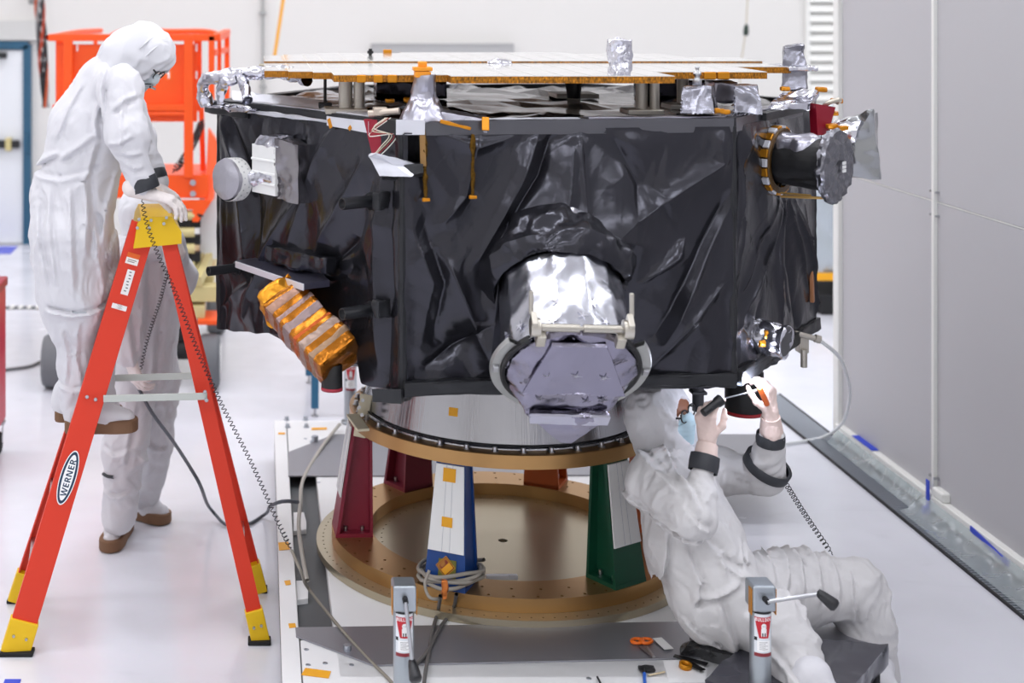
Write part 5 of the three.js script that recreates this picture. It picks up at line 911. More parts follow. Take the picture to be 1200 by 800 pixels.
// ---------- bench wrapped in black plastic, tools ----------
{
  const by = 0.3, pts = [PY(806, 742, by), PY(1041, 753, by), PY(1000, 806, by), PY(950, 850, by), PY(880, 850, by), PY(800, 800, by)].map((p) => [p.x, p.z]);
  const t = thing('wrapped_bench', 'low bench seat wrapped in shiny black plastic under the seated worker', 'bench', [1.95, 0, -4.75]);
  const c = [[1.62, -4.98], [2.19, -4.9], [2.02, -4.5], [1.5, -4.55]];
  const m = PY(1041, 754, by), n = PY(1003, 800, by), dir = n.clone().sub(m).normalize(), far = PY(880, 744, by), ext = n.clone().addScaledVector(dir, 0.22), ext2 = far.clone().addScaledVector(dir, 0.42);
  const out = [[far.x, far.z], [m.x, m.z], [ext.x, ext.z], [ext2.x, ext2.z]];
  part('cushion', crumple(plate(out, by - 0.07, 0.07), 0.01, 7, 0.02, 0.6), mat(0x3b3b44, 0.14, 0.25), t, 'dark cushion in crinkled plastic wrap');
  part('apron', plate(out.map(([x, z], i) => [lerp((out[0][0] + out[2][0]) / 2, x, 0.9), lerp((out[0][1] + out[2][1]) / 2, z, 0.9)]), by - 0.082, 0.012), M.dull_black, t);
  for (const i of [1, 2]) { const [x, z] = out[i]; const x2 = lerp((out[0][0] + out[2][0]) / 2, x, 0.86), z2 = lerp((out[0][1] + out[2][1]) / 2, z, 0.86); part('leg', rod(v3(x2, 0, z2), v3(x2, by - 0.08, z2), 0.016), M.dull_black, t); }
  for (const i of [0, 3]) { const [x, z] = out[i]; const x2 = lerp((out[0][0] + out[2][0]) / 2, x, 0.86), z2 = lerp((out[0][1] + out[2][1]) / 2, z, 0.86); part('leg', rod(v3(x2, PT + 0.001, z2), v3(x2, by - 0.08, z2), 0.016), M.dull_black, t); }
  solo('plastic_bag', crumple(hexa([PY(800, 765, PT + 0.004), PY(885, 788, PT + 0.004), PY(880, 760, PT + 0.004), PY(812, 746, PT + 0.004), PY(806, 756, PT + 0.06), PY(872, 772, PT + 0.05), PY(868, 752, PT + 0.06), PY(815, 743, PT + 0.07)]), 0.02, 10, 0.012, 0.5), mat(0x4a4a4c, 0.16, 0.3), 'crumpled dark plastic bag on the platform by the worker', 'bag');
}
{
  const y = PT + 0.009, q = (a, b, h = 0) => PY(a, b, y + h);
  // scissors
  const s = thing('scissors', 'orange handled scissors lying on the steel plate', 'scissors', q(755, 757));
  const ring = (a, b) => new THREE.TorusGeometry(0.017, 0.006, 8, 24).scale(1.25, 1, 1).rotateX(Math.PI / 2).rotateY(0.5).translate(q(a, b).x, y + 0.007, q(a, b).z);
  part('handle', [ring(747, 753)], mat(0xf0701a, 0.45), s, 'orange handle loop'); part('handle', [ring(757, 753)], mat(0xf0701a, 0.45), s, 'orange handle loop');
  part('blade', [bar(q(750, 757, 0.004), q(767, 770, 0.004), 0.013, 0.003), bar(q(757, 757, 0.006), q(766, 769, 0.006), 0.012, 0.003)], M.steel, s);
  solo('paper_note', new THREE.BoxGeometry(0.035, 0.002, 0.09).rotateY(0.2).translate(q(777, 755).x, y + 0.004, q(777, 755).z), M.white, 'small white paper strip on the steel plate', 'paper');
  const tw = PT + 0.004, z2 = (a, b, h = 0) => PY(a, b, tw + h);
  const strips = [[[774, 764], [806, 772]], [[790, 768], [829, 778]], [[800, 772], [824, 785]]];
  strips.forEach(([a, b], i) => solo('black_strap', bar(z2(...a, 0.004 * i), z2(...b, 0.004 * i + 0.002), 0.024, 0.004), M.bus_black, ['black strap strip lying beside the paper strip', 'black strap strip lying across the other strips', 'short black strap strip nearest the amber roll'][i], 'strap', 'straps on the platform'));
  solo('tape_roll', turned(z2(803, 782), v3(0.1, 1, 0.1), [[0.012, 0], [0.022, 0], [0.022, 0.016], [0.012, 0.016], [0.012, 0]], 24), M.kapton, 'small amber tape roll on white paper', 'tape');
  const sq = [[777, 774], [818, 773], [829, 787], [826, 800], [784, 800]].map(([a, b]) => { const p = PY(a, b, PT); return [p.x, p.z]; });
  solo('paper_sheet', plate(sq, PT + 0.0012, 0.001), mat(0xf5f5f5, 0.8), 'white paper sheet under the straps', 'paper');
  const pn = thing('blue_pen', 'blue pen lying on the platform', 'pen', z2(755, 795));
  part('barrel', rod(z2(755, 788, 0.006), z2(756, 806, 0.006), 0.006), mat(0x1f63c9, 0.4), pn); part('grip', rod(z2(754, 784, 0.006), z2(755, 789, 0.006), 0.0065), M.bus_black, pn);
  solo('black_strap', crumple(box(z2(758, 785).x, tw + 0.005, z2(758, 785).z, 0.055, 0.01, 0.035), 0.003, 40, 0.01), M.bus_black, 'folded black strap piece above the blue pen', 'strap', 'straps on the platform');
  solo('swab', rod(z2(760, 791, 0.003), z2(779, 787, 0.003), 0.003, 0.003, 8), mat(0xd8c7a4, 0.6), 'wooden swab stick beside the pen', 'swab');
  solo('cable_tie', tube([z2(700, 793, 0.004), z2(703, 799, 0.008), z2(706, 806, 0.004)], 0.004, 16, 6), M.dull_black, 'small dark cable tie on the platform', 'tie');
}
// ---------- background furniture ----------
{
  const d = 8.75, t = thing('work_table', 'table with blue steel legs standing behind the spacecraft', 'table', [0.75, 0, -d - 0.3]);
  const x0 = P(369, 480, d).x, x1 = x0 + 0.9;
  for (const [x, z] of [[x0, -d], [x1, -d], [x0 - 0.01, -d - 0.75], [x1, -d - 0.75]]) { const l = part('leg', bar(v3(x, 0.05, z), v3(x, 0.8, z), 0.045, 0.045), M.teal, t, 'blue steel leg'); part('levelling_foot', [rod(v3(x, 0, z), v3(x, 0.05, z), 0.008), rod(v3(x, 0, z), v3(x, 0.008, z), 0.022)], M.steel, l); }
  part('apron', [box((x0 + x1) / 2, 0.77, -d, x1 - x0, 0.07, 0.03), box((x0 + x1) / 2, 0.77, -d - 0.75, x1 - x0, 0.07, 0.03)], M.teal, t); part('table_top', box((x0 + x1) / 2, 0.82, -d - 0.37, x1 - x0 + 0.1, 0.04, 0.86), M.white, t);
  // red cart at the left
  const cz = -7.5, cx = P(7, 500, 8.1).x, ct = thing('red_cart', 'red wheeled tool cart at the edge of the floor', 'cart', [cx - 0.3, 0, cz - 0.3]);
  part('body', box(cx - 0.3, 0.55, cz - 0.3, 0.6, 0.74, 0.6, 0.01), mat(0xc21f3a, 0.4), ct); part('tray', box(cx - 0.3, 0.945, cz - 0.3, 0.62, 0.05, 0.62, 0.008), mat(0x9a1930, 0.4), ct);
  for (let k = 0; k < 4; k++) { const dr = part('drawer', box(cx - 0.3, 0.28 + k * 0.17, cz + 0.004, 0.54, 0.15, 0.02), mat([0xe9b33a, 0xb21c36, 0xd8d8dc, 0xb21c36][k], 0.4), ct); part('handle', bar(v3(cx - 0.45, 0.31 + k * 0.17, cz + 0.03), v3(cx - 0.15, 0.31 + k * 0.17, cz + 0.03), 0.015, 0.015), M.steel, dr); }
  for (const [x, z] of [[cx - 0.03, cz - 0.02], [cx - 0.55, cz - 0.02], [cx - 0.03, cz - 0.55], [cx - 0.55, cz - 0.55]]) { const c = part('caster', turned(v3(x - 0.014, 0.058, z), v3(1, 0, 0), [[0, 0], [0.05, 0], [0.058, 0.006], [0.058, 0.022], [0.05, 0.028], [0, 0.028]], 24), M.rubber, ct); part('fork', [bar(v3(x - 0.018, 0.058, z), v3(x - 0.018, 0.16, z - 0.02), 0.004, 0.03, v3(0, 0, 1)), bar(v3(x + 0.018, 0.058, z), v3(x + 0.018, 0.16, z - 0.02), 0.004, 0.03, v3(0, 0, 1)), box(x, 0.165, z - 0.02, 0.06, 0.02, 0.06)], M.steel, c); }
  solo('floor_tape', new THREE.BoxGeometry(0.06, 0.002, 0.05).translate(PY(14, 800, 0).x, 0.002, PY(14, 800, 0).z), M.blueTape, 'scrap of blue tape on the floor before the ladder', 'marking');
}
// ---------- cords ----------
{
  solo('coiled_cord', coil([P(166, 232, 5.62), P(172, 262, 5.6), P(186, 300, 5.58), P(206, 345, 5.58), P(232, 412, 5.58), P(258, 470, 5.56), P(296, 545, 5.5), P(326, 612, 5.4), P(342, 645, 5.3)], 84, 0.008, 0.0018, 8, 5), M.cordBlack, 'coiled black ground cord hanging from the ladder climber to the platform', 'cord');
  solo('ground_cord', tube([P(342, 645, 5.3), P(352, 668, 5.2), PY(362, 690, PT + 0.006), PY(400, 737, PT + 0.012), PY(432, 772, PT + 0.006), PY(455, 795, PT + 0.006), PY(470, 812, PT + 0.006)], 0.006, 80, 6), mat(0x8b857a, 0.6), 'thin grey ground cord running over the platform to the jack', 'cord');
  solo('coiled_cord', coil([P(197, 315, 6.35), P(188, 350, 6.4), P(172, 400, 6.45), P(164, 437, 6.45)], 34, 0.007, 0.0018, 8, 5), M.cordBlack, 'coiled black cord running down to the glove of the standing worker', 'cord');
  solo('floor_hose', tube([P(161, 452, 6.5), P(176, 480, 6.5), P(205, 520, 6.4), P(228, 556, 6.3), PY(250, 600, 0.04), PY(268, 616, 0.012), PY(290, 614, 0.012), PY(308, 604, 0.012), P(320, 591, 6.3), P(334, 587, 6.2), P(350, 588, 6.22)], 0.008, 100, 8), mat(0x565b63, 0.5), 'grey cable looping from the standing worker over the floor to the platform', 'cable');
  solo('loose_cable', tube([PY(398, 497, PT + 0.03), PY(380, 520, PT + 0.015), PY(356, 560, PT + 0.008), P(352, 590, 6.42), P(350, 615, 6.2), P(354, 648, 5.95), P(360, 680, 5.75)], 0.009, 60, 7), mat(0xb4afa6, 0.6), 'pale cord lying along the dark strip of the platform', 'cord');
  solo('coiled_cord', coil([P(906, 535, 5.3), P(913, 552, 5.3), P(932, 585, 5.35), P(955, 620, 5.4), P(976, 650, 5.42)], 28, 0.009, 0.0018, 8, 5), M.cordBlack, 'coiled black wrist cord hanging behind the seated worker', 'cord');
  solo('white_hose', tube([P(959, 397.5, 5.71), P(980, 414, 5.9), P(991, 435, 6.4), P(996, 460, 7.0), P(992, 484, 7.5), P(985, 498, 7.85), PY(962, 513, 0.012), PY(940, 517, 0.012), PY(918, 520, 0.012), PY(880, 524, 0.012)], 0.008, 80, 8), mat(0xeceeee, 0.35), 'thin white hose looping from the spacecraft to the floor', 'hose');
}
// ---------- people in white clean room suits ----------
// folds of the cloth along traced lines: a raised lip on one side of the line, a trough on the other
function foldLines(list, d) {
  const L = list.map(([w, amp, ...pp]) => ({ w: w / FOCAL * d, amp, p: pp.map(([a, b]) => P(a, b, d)) }));
  return (x, y) => {
    let h = 0;
    for (const { w, amp, p } of L) for (let k = 0; k + 1 < p.length; k++) {
      const ax = p[k].x, ay = p[k].y, dx = p[k + 1].x - ax, dy = p[k + 1].y - ay, L2 = dx * dx + dy * dy, t = ((x - ax) * dx + (y - ay) * dy) / L2;
      if (t < -0.15 || t > 1.15) continue;
      const s = ((x - ax) * dy - (y - ay) * dx) / Math.sqrt(L2); if (Math.abs(s) > 4 * w) continue;
      const last = p.length - 2, e = (k === 0 ? sst(-0.15, 0.3, t) : t < 0 ? 0 : 1) * (k === last ? 1 - sst(0.7, 1.15, t) : t > 1 ? 0 : 1);
      h += amp * e * (Math.exp(-(((s - w) / w) ** 2)) - 0.8 * Math.exp(-(((s + w * 0.8) / w) ** 2)));
    }
    return -h;
  };
}
const clothFold = (o, A = 1, sy = 0.6, lines) => (x, y, z) => {
  const w = 0.12 * N3(x * 2.3 + o, y * 2.3, z * 2.3), w2 = 0.12 * N3(x * 2.3, y * 2.3 + o, z * 2.3 + 5);
  const a = 1 - 2 * Math.abs(N3((x + w) * 4.2, (y + w2) * 4.2 * sy, (z + w) * 4.2 + o)), b = 1 - 2 * Math.abs(N3((x - w2) * 8.5 + o, (y + w) * 8.5 * sy, (z + w2) * 8.5));
  const c = N3(x * 2.2, y * 2.2, z * 2.2 + o), d = 1 - 2 * Math.abs(N3((x + w2) * 17, (y - w) * 15 * sy + o, (z + w) * 17));
  return A * (-0.008 * a * clamp(0.6 + c) - 0.006 * b * clamp(0.75 - c) - 0.0034 * d * clamp(0.5 + c) - 0.004 * c + 0.012 * crease((x + w) * 5 + o, (y + w2) * 5 * sy, (z + w) * 5) + 0.004 * crease((x + w) * 15 + o, (y + w2) * 11 * sy, (z + w) * 15)) + (lines ? lines(x, y) : 0);
};
function hand(w, dir, back, side, curl, parent, m, o = {}) {
  const s = o.s ?? 1, f = dir.clone().normalize(), b = back.clone().addScaledVector(f, -back.dot(f)).normalize(), t = f.clone().cross(b).multiplyScalar(side), pr = [];
  const at = (x, y, z) => w.clone().addScaledVector(f, x * s).addScaledVector(t, y * s).addScaledVector(b, z * s);
  pr.push(cap(at(-0.07, 0, 0), at(0.01, 0, 0), (o.cuff ?? 0.031) * s, 0.027 * s, { k: 0.02 }));
  [0, 1, 2, 3].forEach((i) => {
    const k = at([0.09, 0.094, 0.089, 0.08][i], [0.031, 0.0105, -0.0105, -0.03][i], 0.002);
    pr.push(cap(at(0.01, [0.016, 0.006, -0.006, -0.017][i], 0), k, 0.0155 * s, 0.0118 * s, { k: 0.016 }));
    let p = k.clone(), a = 0; const L = [0.044, 0.027, 0.021], len = [1, 1.08, 1, 0.8][i], sp = [0.1, 0.02, -0.05, -0.14][i];
    L.forEach((l, j) => { a += (curl[i + 1] ?? 0.6) * [0.9, 1, 0.7][j]; const d = f.clone().multiplyScalar(Math.cos(a)).addScaledVector(b, -Math.sin(a)).addScaledVector(t, sp * Math.max(0, Math.cos(a))).normalize(), q = p.clone().addScaledVector(d, l * len * s); pr.push(cap(p, q, [0.0102, 0.0094, 0.0085][j] * s, [0.0094, 0.0085, 0.0074][j] * s, { k: j ? 0.004 : 0.007 })); p = q; });
  });
  const th = curl[0]; let p = at(0.028, 0.024, -0.004);
  for (const [l, x, y, z, r1, r2] of [[0.042, 0.62, 0.72 - th * 0.3, -0.3 - th * 0.4, 0.0155, 0.0118], [0.032, 0.86, 0.38 - th * 0.6, -0.25 - th * 0.5, 0.0114, 0.0102], [0.026, 0.9, 0.16 - th * 0.7, -0.25 - th * 0.6, 0.0102, 0.0085]]) { const d = f.clone().multiplyScalar(x).addScaledVector(t, y).addScaledVector(b, z).normalize(), q = p.clone().addScaledVector(d, l * s); pr.push(cap(p, q, r1 * s, r2 * s, { k: 0.008 })); p = q; }
  const g = field(pr, { cell: 0.0034, k: 0.006, band: 0.02, wrinkle: (x, y, z) => 0.0009 * N3(x * 60, y * 60, z * 60) });
  return part('gloved_hand', g, m, parent, o.label);
}
function strapBand(a, b, r, parent, label, h = 0.04) { const d = b.clone().sub(a).normalize(); return part('wrist_strap', turned(a, d, [[r - 0.004, -h / 2], [r, -h / 2 - 0.001], [r + 0.002, 0], [r, h / 2 + 0.001], [r - 0.004, h / 2]], 28), M.strap, parent, label); }
function boot(heel, toe, y, parent, m = M.cloth) {
  const d = toe.clone().sub(heel).setY(0), L = d.length(); d.normalize(); const s = v3(-d.z, 0, d.x), at = (a, w, h) => heel.clone().setY(y + h).addScaledVector(d, a * L).addScaledVector(s, w);
  const up = field([cap(at(0.1, 0, 0.075), at(0.55, 0, 0.06), 0.046, 0.044), cap(at(0.55, 0, 0.055), at(0.86, 0, 0.048), 0.045, 0.036), cap(at(0.12, 0, 0.08), at(0.14, 0, 0.12), 0.05, 0.055)], { cell: 0.008, k: 0.04, wrinkle: clothFold(3, 0.5) });
  const u = part('boot', up, m, parent, 'white fabric boot with a brown rubber sole');
  const sh = new THREE.Shape(); const o = [[-0.03, 0.035], [0.15, 0.045], [0.45, 0.045], [0.75, 0.052], [0.95, 0.04], [1.03, 0.0], [0.95, -0.04], [0.75, -0.052], [0.45, -0.045], [0.15, -0.045], [-0.03, -0.035], [-0.06, 0]];
  sh.setFromPoints(new THREE.CatmullRomCurve3(o.map(([a, w]) => v3(a * L, w, 0)), true).getPoints(48).map((p) => new THREE.Vector2(p.x, p.y)));
  const g = new THREE.ExtrudeGeometry(sh, { depth: 0.036, bevelEnabled: true, bevelSize: 0.006, bevelThickness: 0.008, bevelSegments: 3, curveSegments: 8 }).applyMatrix4(basis(d, s, d.clone().cross(s), at(0, 0, 0)));
  g.computeBoundingBox(); const yy = g.boundingBox.min.y; g.translate(0, y - yy + 0.001, 0);
  part('sole', g, M.sole, u, 'brown rubber sole'); return u;
}
function head(c, f, upv, parent, { skin = M.skin, mask = M.mask, glasses } = {}) {
  const F = f.clone().normalize(), U = upv.clone().addScaledVector(F, -upv.dot(F)).normalize(), S = F.clone().cross(U), at = (x, y, z) => c.clone().addScaledVector(F, x).addScaledVector(U, y).addScaledVector(S, z);
  const g = field([cap(at(-0.015, 0.03, 0), at(0.01, 0.03, 0), 0.078, 0.076), cap(at(0.02, 0.0, 0), at(0.045, -0.075, 0), 0.062, 0.035), cap(at(0.085, 0.0, 0), at(0.103, -0.035, 0), 0.011, 0.015), cap(at(0.075, 0.03, -0.035), at(0.075, 0.03, 0.035), 0.014), cap(at(0.085, -0.065, -0.018), at(0.085, -0.065, 0.018), 0.008), cap(at(-0.005, 0.01, 0.075), at(-0.01, -0.025, 0.074), 0.014), cap(at(-0.005, 0.01, -0.075), at(-0.01, -0.025, -0.074), 0.014), cap(at(-0.01, -0.05, 0), at(-0.03, -0.15, 0), 0.055), cap(at(0.088, 0.008, 0.031), at(0.088, 0.008, 0.031), 0.014, 0.014, { minus: true }), cap(at(0.088, 0.008, -0.031), at(0.088, 0.008, -0.031), 0.014, 0.014, { minus: true })], { cell: 0.004, k: 0.03, band: 0.02 });
  const h = part('head', g, skin, parent);
  for (const s of [-1, 1]) { part('eye', new THREE.SphereGeometry(0.012, 14, 10).translate(...at(0.074, 0.008, s * 0.031).toArray()), mat(0xf0ece6, 0.3), h); part('iris', new THREE.SphereGeometry(0.006, 10, 8).translate(...at(0.081, 0.009, s * 0.031).toArray()), mat(0x2a1a10, 0.3), h); }
  part('face_mask', field([cap(at(0.085, -0.022, 0), at(0.062, -0.095, 0), 0.037, 0.036), cap(at(0.05, -0.03, 0.045), at(0.04, -0.085, 0.025), 0.026), cap(at(0.05, -0.03, -0.045), at(0.04, -0.085, -0.025), 0.026)], { cell: 0.004, k: 0.03, band: 0.02, wrinkle: (x, y, z) => 0.003 * triW(y * 55) * 0.5 }), mask, h, 'pale surgical face mask');
  if (glasses) {
    const gl = part('glasses', [...[-1, 1].map((s) => new THREE.TorusGeometry(0.025, 0.0028, 6, 24).scale(1.15, 0.85, 1).applyMatrix4(basis(S, U, F.clone().negate(), at(0.1, 0.008, s * 0.033)))), ...[-1, 1].map((s) => bar(at(0.1, 0.012, s * 0.062), at(-0.01, 0.015, s * 0.082), 0.004, 0.007)), bar(at(0.1, 0.012, -0.008), at(0.1, 0.012, 0.008), 0.004, 0.005)], M.plasticBlack, h, 'dark framed glasses');
    for (const s of [-1, 1]) part('lens', new THREE.CircleGeometry(0.024, 20).scale(1.15, 0.85, 1).applyMatrix4(basis(S, U, F.clone().negate(), at(0.1, 0.008, s * 0.033))), M.clear, gl);
  }
  return { h, at };
}
// ----- climber bending over on the ladder -----
{
  const t = thing('person', 'person in white hooded coverall standing on the red ladder and bending forward', 'person', P(90, 500, 5.85));
  const q = P, body = [
    cap(q(86, 232, 5.86), q(86, 290, 5.86), 0.168, 0.165), cap(q(86, 232, 5.86), q(104, 150, 5.86), 0.168, 0.155), cap(q(104, 150, 5.86), q(126, 100, 5.87), 0.152, 0.118), cap(q(137, 100, 5.72), q(133, 100, 6.02), 0.085, 0.085), cap(q(130, 90, 5.87), q(146, 74, 5.86), 0.085, 0.07),
    cap(q(141, 106, 5.7), q(149, 158, 5.62), 0.08, 0.073), cap(q(149, 158, 5.62), q(168, 213, 5.63), 0.074, 0.046),
    cap(q(136, 106, 6.04), q(160, 160, 6.1), 0.08, 0.074), cap(q(160, 160, 6.1), q(182, 212, 6.0), 0.07, 0.048),
    cap(q(76, 275, 5.77), q(84, 352, 5.78), 0.14, 0.118), cap(q(96, 275, 5.96), q(112, 350, 5.96), 0.14, 0.112),
    cap(q(84, 352, 5.78), q(84, 372, 5.78), 0.118, 0.1), cap(q(86, 372, 5.79), q(92, 474, 5.82), 0.082, 0.066), cap(q(112, 350, 5.96), q(112, 474, 5.95), 0.09, 0.066), cap(q(98, 340, 5.86), q(100, 360, 5.86), 0.12, 0.1),
  ];
  const b = part('body', field(body, { cell: 0.0075, k: 0.04, wrinkle: clothFold(1.3, 1, 0.5, foldLines([
    [3, 0.016, [126, 78], [122, 105], [125, 135]], [3, 0.012, [164, 112], [148, 118], [134, 130]], [2.5, 0.012, [160, 157], [145, 166], [130, 168]], [2.5, 0.011, [170, 178], [154, 180], [142, 176]], [2.5, 0.01, [172, 194], [160, 196], [148, 190]], [2.5, 0.01, [150, 110], [146, 140], [150, 165]],
    [3.5, 0.016, [113, 160], [92, 176], [70, 190]], [3.5, 0.018, [116, 164], [102, 214], [106, 260], [104, 300]], [3, 0.014, [68, 182], [48, 192], [33, 204]], [3, 0.014, [117, 122], [113, 145], [116, 164]], [3.5, 0.016, [139, 200], [126, 250], [120, 300]], [3, 0.012, [60, 222], [62, 270], [70, 330]], [3, 0.013, [84, 222], [88, 270], [90, 345]], [3, 0.011, [45, 235], [48, 280], [60, 340]],
    [2.5, 0.011, [110, 250], [116, 300], [122, 345]], [3, 0.012, [32, 206], [70, 210], [118, 198]], [2.5, 0.016, [52, 360], [85, 367], [122, 364]], [2.5, 0.01, [95, 100], [80, 130], [66, 165]], [2.5, 0.01, [74, 385], [80, 420], [76, 460]], [2.5, 0.01, [94, 380], [90, 420], [98, 470]], [2.5, 0.009, [62, 455], [85, 462], [105, 456]],
  ], 5.68)) }), M.cloth, t, 'loose white coverall');
  const hc = q(166, 68, 5.85), f = v3(0.66, -0.74, 0.2), u = v3(0.7, 0.7, 0);
  const { at } = head(hc, f, u, t, { mask: mat(0xd6dfe4, 0.8), glasses: true });
  part('hood', field([cap(at(-0.03, 0.03, 0), at(0.012, 0.04, 0), 0.105, 0.1), cap(at(-0.02, -0.03, 0), at(0.03, -0.1, 0), 0.095, 0.075), cap(at(-0.05, -0.06, 0), q(138, 84, 5.87), 0.1, 0.105), cap(at(0.13, -0.012, 0), at(0.12, -0.012, 0), 0.062, 0.062, { minus: true })], { cell: 0.006, k: 0.05, wrinkle: clothFold(5, 0.75, 1) }), M.hood, t, 'white hood');
  part('hood_seam', [0.01, 0.05].map((k) => new THREE.TorusGeometry(0.108, 0.004, 6, 40, Math.PI).applyMatrix4(basis(f.clone().cross(u).normalize(), u.clone(), f.clone().cross(u).normalize().cross(u), at(k - 0.02, 0.03, 0)))), M.hood, t);
  part('visor', [bar(at(0.105, -0.045, -0.05), at(0.105, -0.045, 0.05), 0.03, 0.004), bar(at(0.122, -0.045, -0.05), at(0.122, -0.045, 0.05), 0.006, 0.01)], M.darkGlass, t, 'dark eyepiece with pale edge');
  const wr = q(171, 222, 5.63);
  strapBand(q(168.5, 215, 5.63), q(173, 228, 5.63), 0.056, t, 'black wrist strap', 0.05);
  hand(wr.clone().add(v3(0.012, -0.015, 0.0)), v3(0.88, -0.3, -0.12), v3(0.25, 0.95, 0.12), -1, [0.5, 0.35, 0.42, 0.5, 0.55], t, M.glove, { label: 'white gloved hand on the ladder top', s: 1.02, cuff: 0.036 });
  strapBand(q(180, 207, 6.01), q(183, 216, 6.0), 0.056, t);
  hand(q(184, 218, 5.98), v3(0.8, -0.5, -0.1), v3(0.4, 0.9, 0), 1, [0.5, 0.4, 0.45, 0.5, 0.55], t, M.glove, { s: 1, cuff: 0.036 });
  const sy = 0.797;
  boot(q(82, 500, 5.8), q(158, 500, 5.82), sy, t); boot(q(70, 500, 5.96), q(140, 500, 5.98), sy, t);
  part('leg_strap', [tube([q(76, 364, 5.69), q(90, 367, 5.67), q(108, 367, 5.7)], 0.006, 20, 6), box(q(97, 367, 5.665).x, q(97, 367, 5.665).y, -5.67, 0.03, 0.012, 0.01)], mat(0xb9bcc2, 0.6), b);
}
// ----- worker standing on the floor behind the ladder -----
{
  const t = thing('person', 'person in white coverall standing on the floor behind the ladder', 'person', PY(150, 630, 0)), q = P;
  const body = [
    cap(q(164, 425, 6.72), q(168, 350, 6.68), 0.16, 0.17), cap(q(168, 350, 6.68), q(172, 300, 6.66), 0.168, 0.14), cap(q(150, 298, 6.55), q(190, 296, 6.75), 0.1, 0.1), cap(q(170, 290, 6.66), q(168, 270, 6.64), 0.09, 0.08),
    cap(q(150, 300, 6.5), q(141, 368, 6.42), 0.088, 0.078), cap(q(141, 368, 6.42), q(150, 410, 6.4), 0.075, 0.055),
    cap(q(192, 296, 6.7), q(210, 326, 6.55), 0.085, 0.08), cap(q(210, 326, 6.55), q(202, 285, 6.4), 0.07, 0.052),
    cap(q(154, 440, 6.66), q(147, 525, 6.62), 0.125, 0.098), cap(q(147, 525, 6.62), q(139, 606, 6.68), 0.098, 0.076), cap(q(180, 440, 6.82), q(178, 515, 6.9), 0.122, 0.094), cap(q(178, 515, 6.9), q(170, 580, 7.02), 0.094, 0.072),
  ];
  part('body', field(body, { cell: 0.0085, k: 0.04, wrinkle: clothFold(8.2, 1, 0.5, foldLines([
    [3, 0.014, [150, 315], [158, 370], [166, 425]], [3, 0.014, [192, 335], [184, 390], [180, 455]], [3, 0.012, [172, 300], [174, 350], [170, 400]], [2.5, 0.012, [205, 300], [214, 318], [205, 338]], [3, 0.012, [162, 470], [154, 510], [148, 545]], [2.5, 0.012, [122, 525], [136, 530], [156, 522]], [2.5, 0.012, [120, 578], [134, 584], [152, 576]], [2.5, 0.011, [165, 530], [176, 545], [192, 548]], [2.5, 0.01, [196, 470], [190, 510], [194, 550]],
  ], 6.55)) }), M.cloth, t, 'loose white coverall');
  const { at } = head(q(166, 254, 6.6), v3(-0.5, -0.3, -0.85), v3(0, 1, -0.2), t, { glasses: true });
  part('hood', field([cap(at(-0.03, 0.03, 0), at(0.012, 0.04, 0), 0.105, 0.1), cap(at(-0.03, -0.03, 0), at(0.0, -0.12, 0), 0.1, 0.1), cap(at(0.135, 0.0, 0), at(0.12, 0.0, 0), 0.062, 0.06, { minus: true })], { cell: 0.0075, k: 0.05, wrinkle: clothFold(15, 0.8, 1) }), M.hood, t, 'white hood');
  hand(q(152, 420, 6.4), v3(0.35, -0.85, 0.2), v3(-0.7, -0.2, 0.7), 1, [0.3, 0.5, 0.55, 0.55, 0.6], t, M.glove, { label: 'white gloved hand hanging down', cuff: 0.04 });
  hand(q(203, 279, 6.38), v3(-0.25, 0.9, 0.1), v3(0.5, 0.2, 0.85), -1, [0.5, 0.7, 0.8, 0.8, 0.8], t, M.glove, { cuff: 0.036 });
  boot(PY(146, 620, 0), PY(126, 652, 0).add(v3(0, 0, -0.04)), 0.002, t); boot(PY(152, 604, 0), PY(196, 614, 0), 0.002, t);
  part('leg_strap', tube([q(121, 555, 6.58), q(126, 558, 6.55), q(133, 559, 6.54)], 0.008, 16, 6), M.strap, t);
}
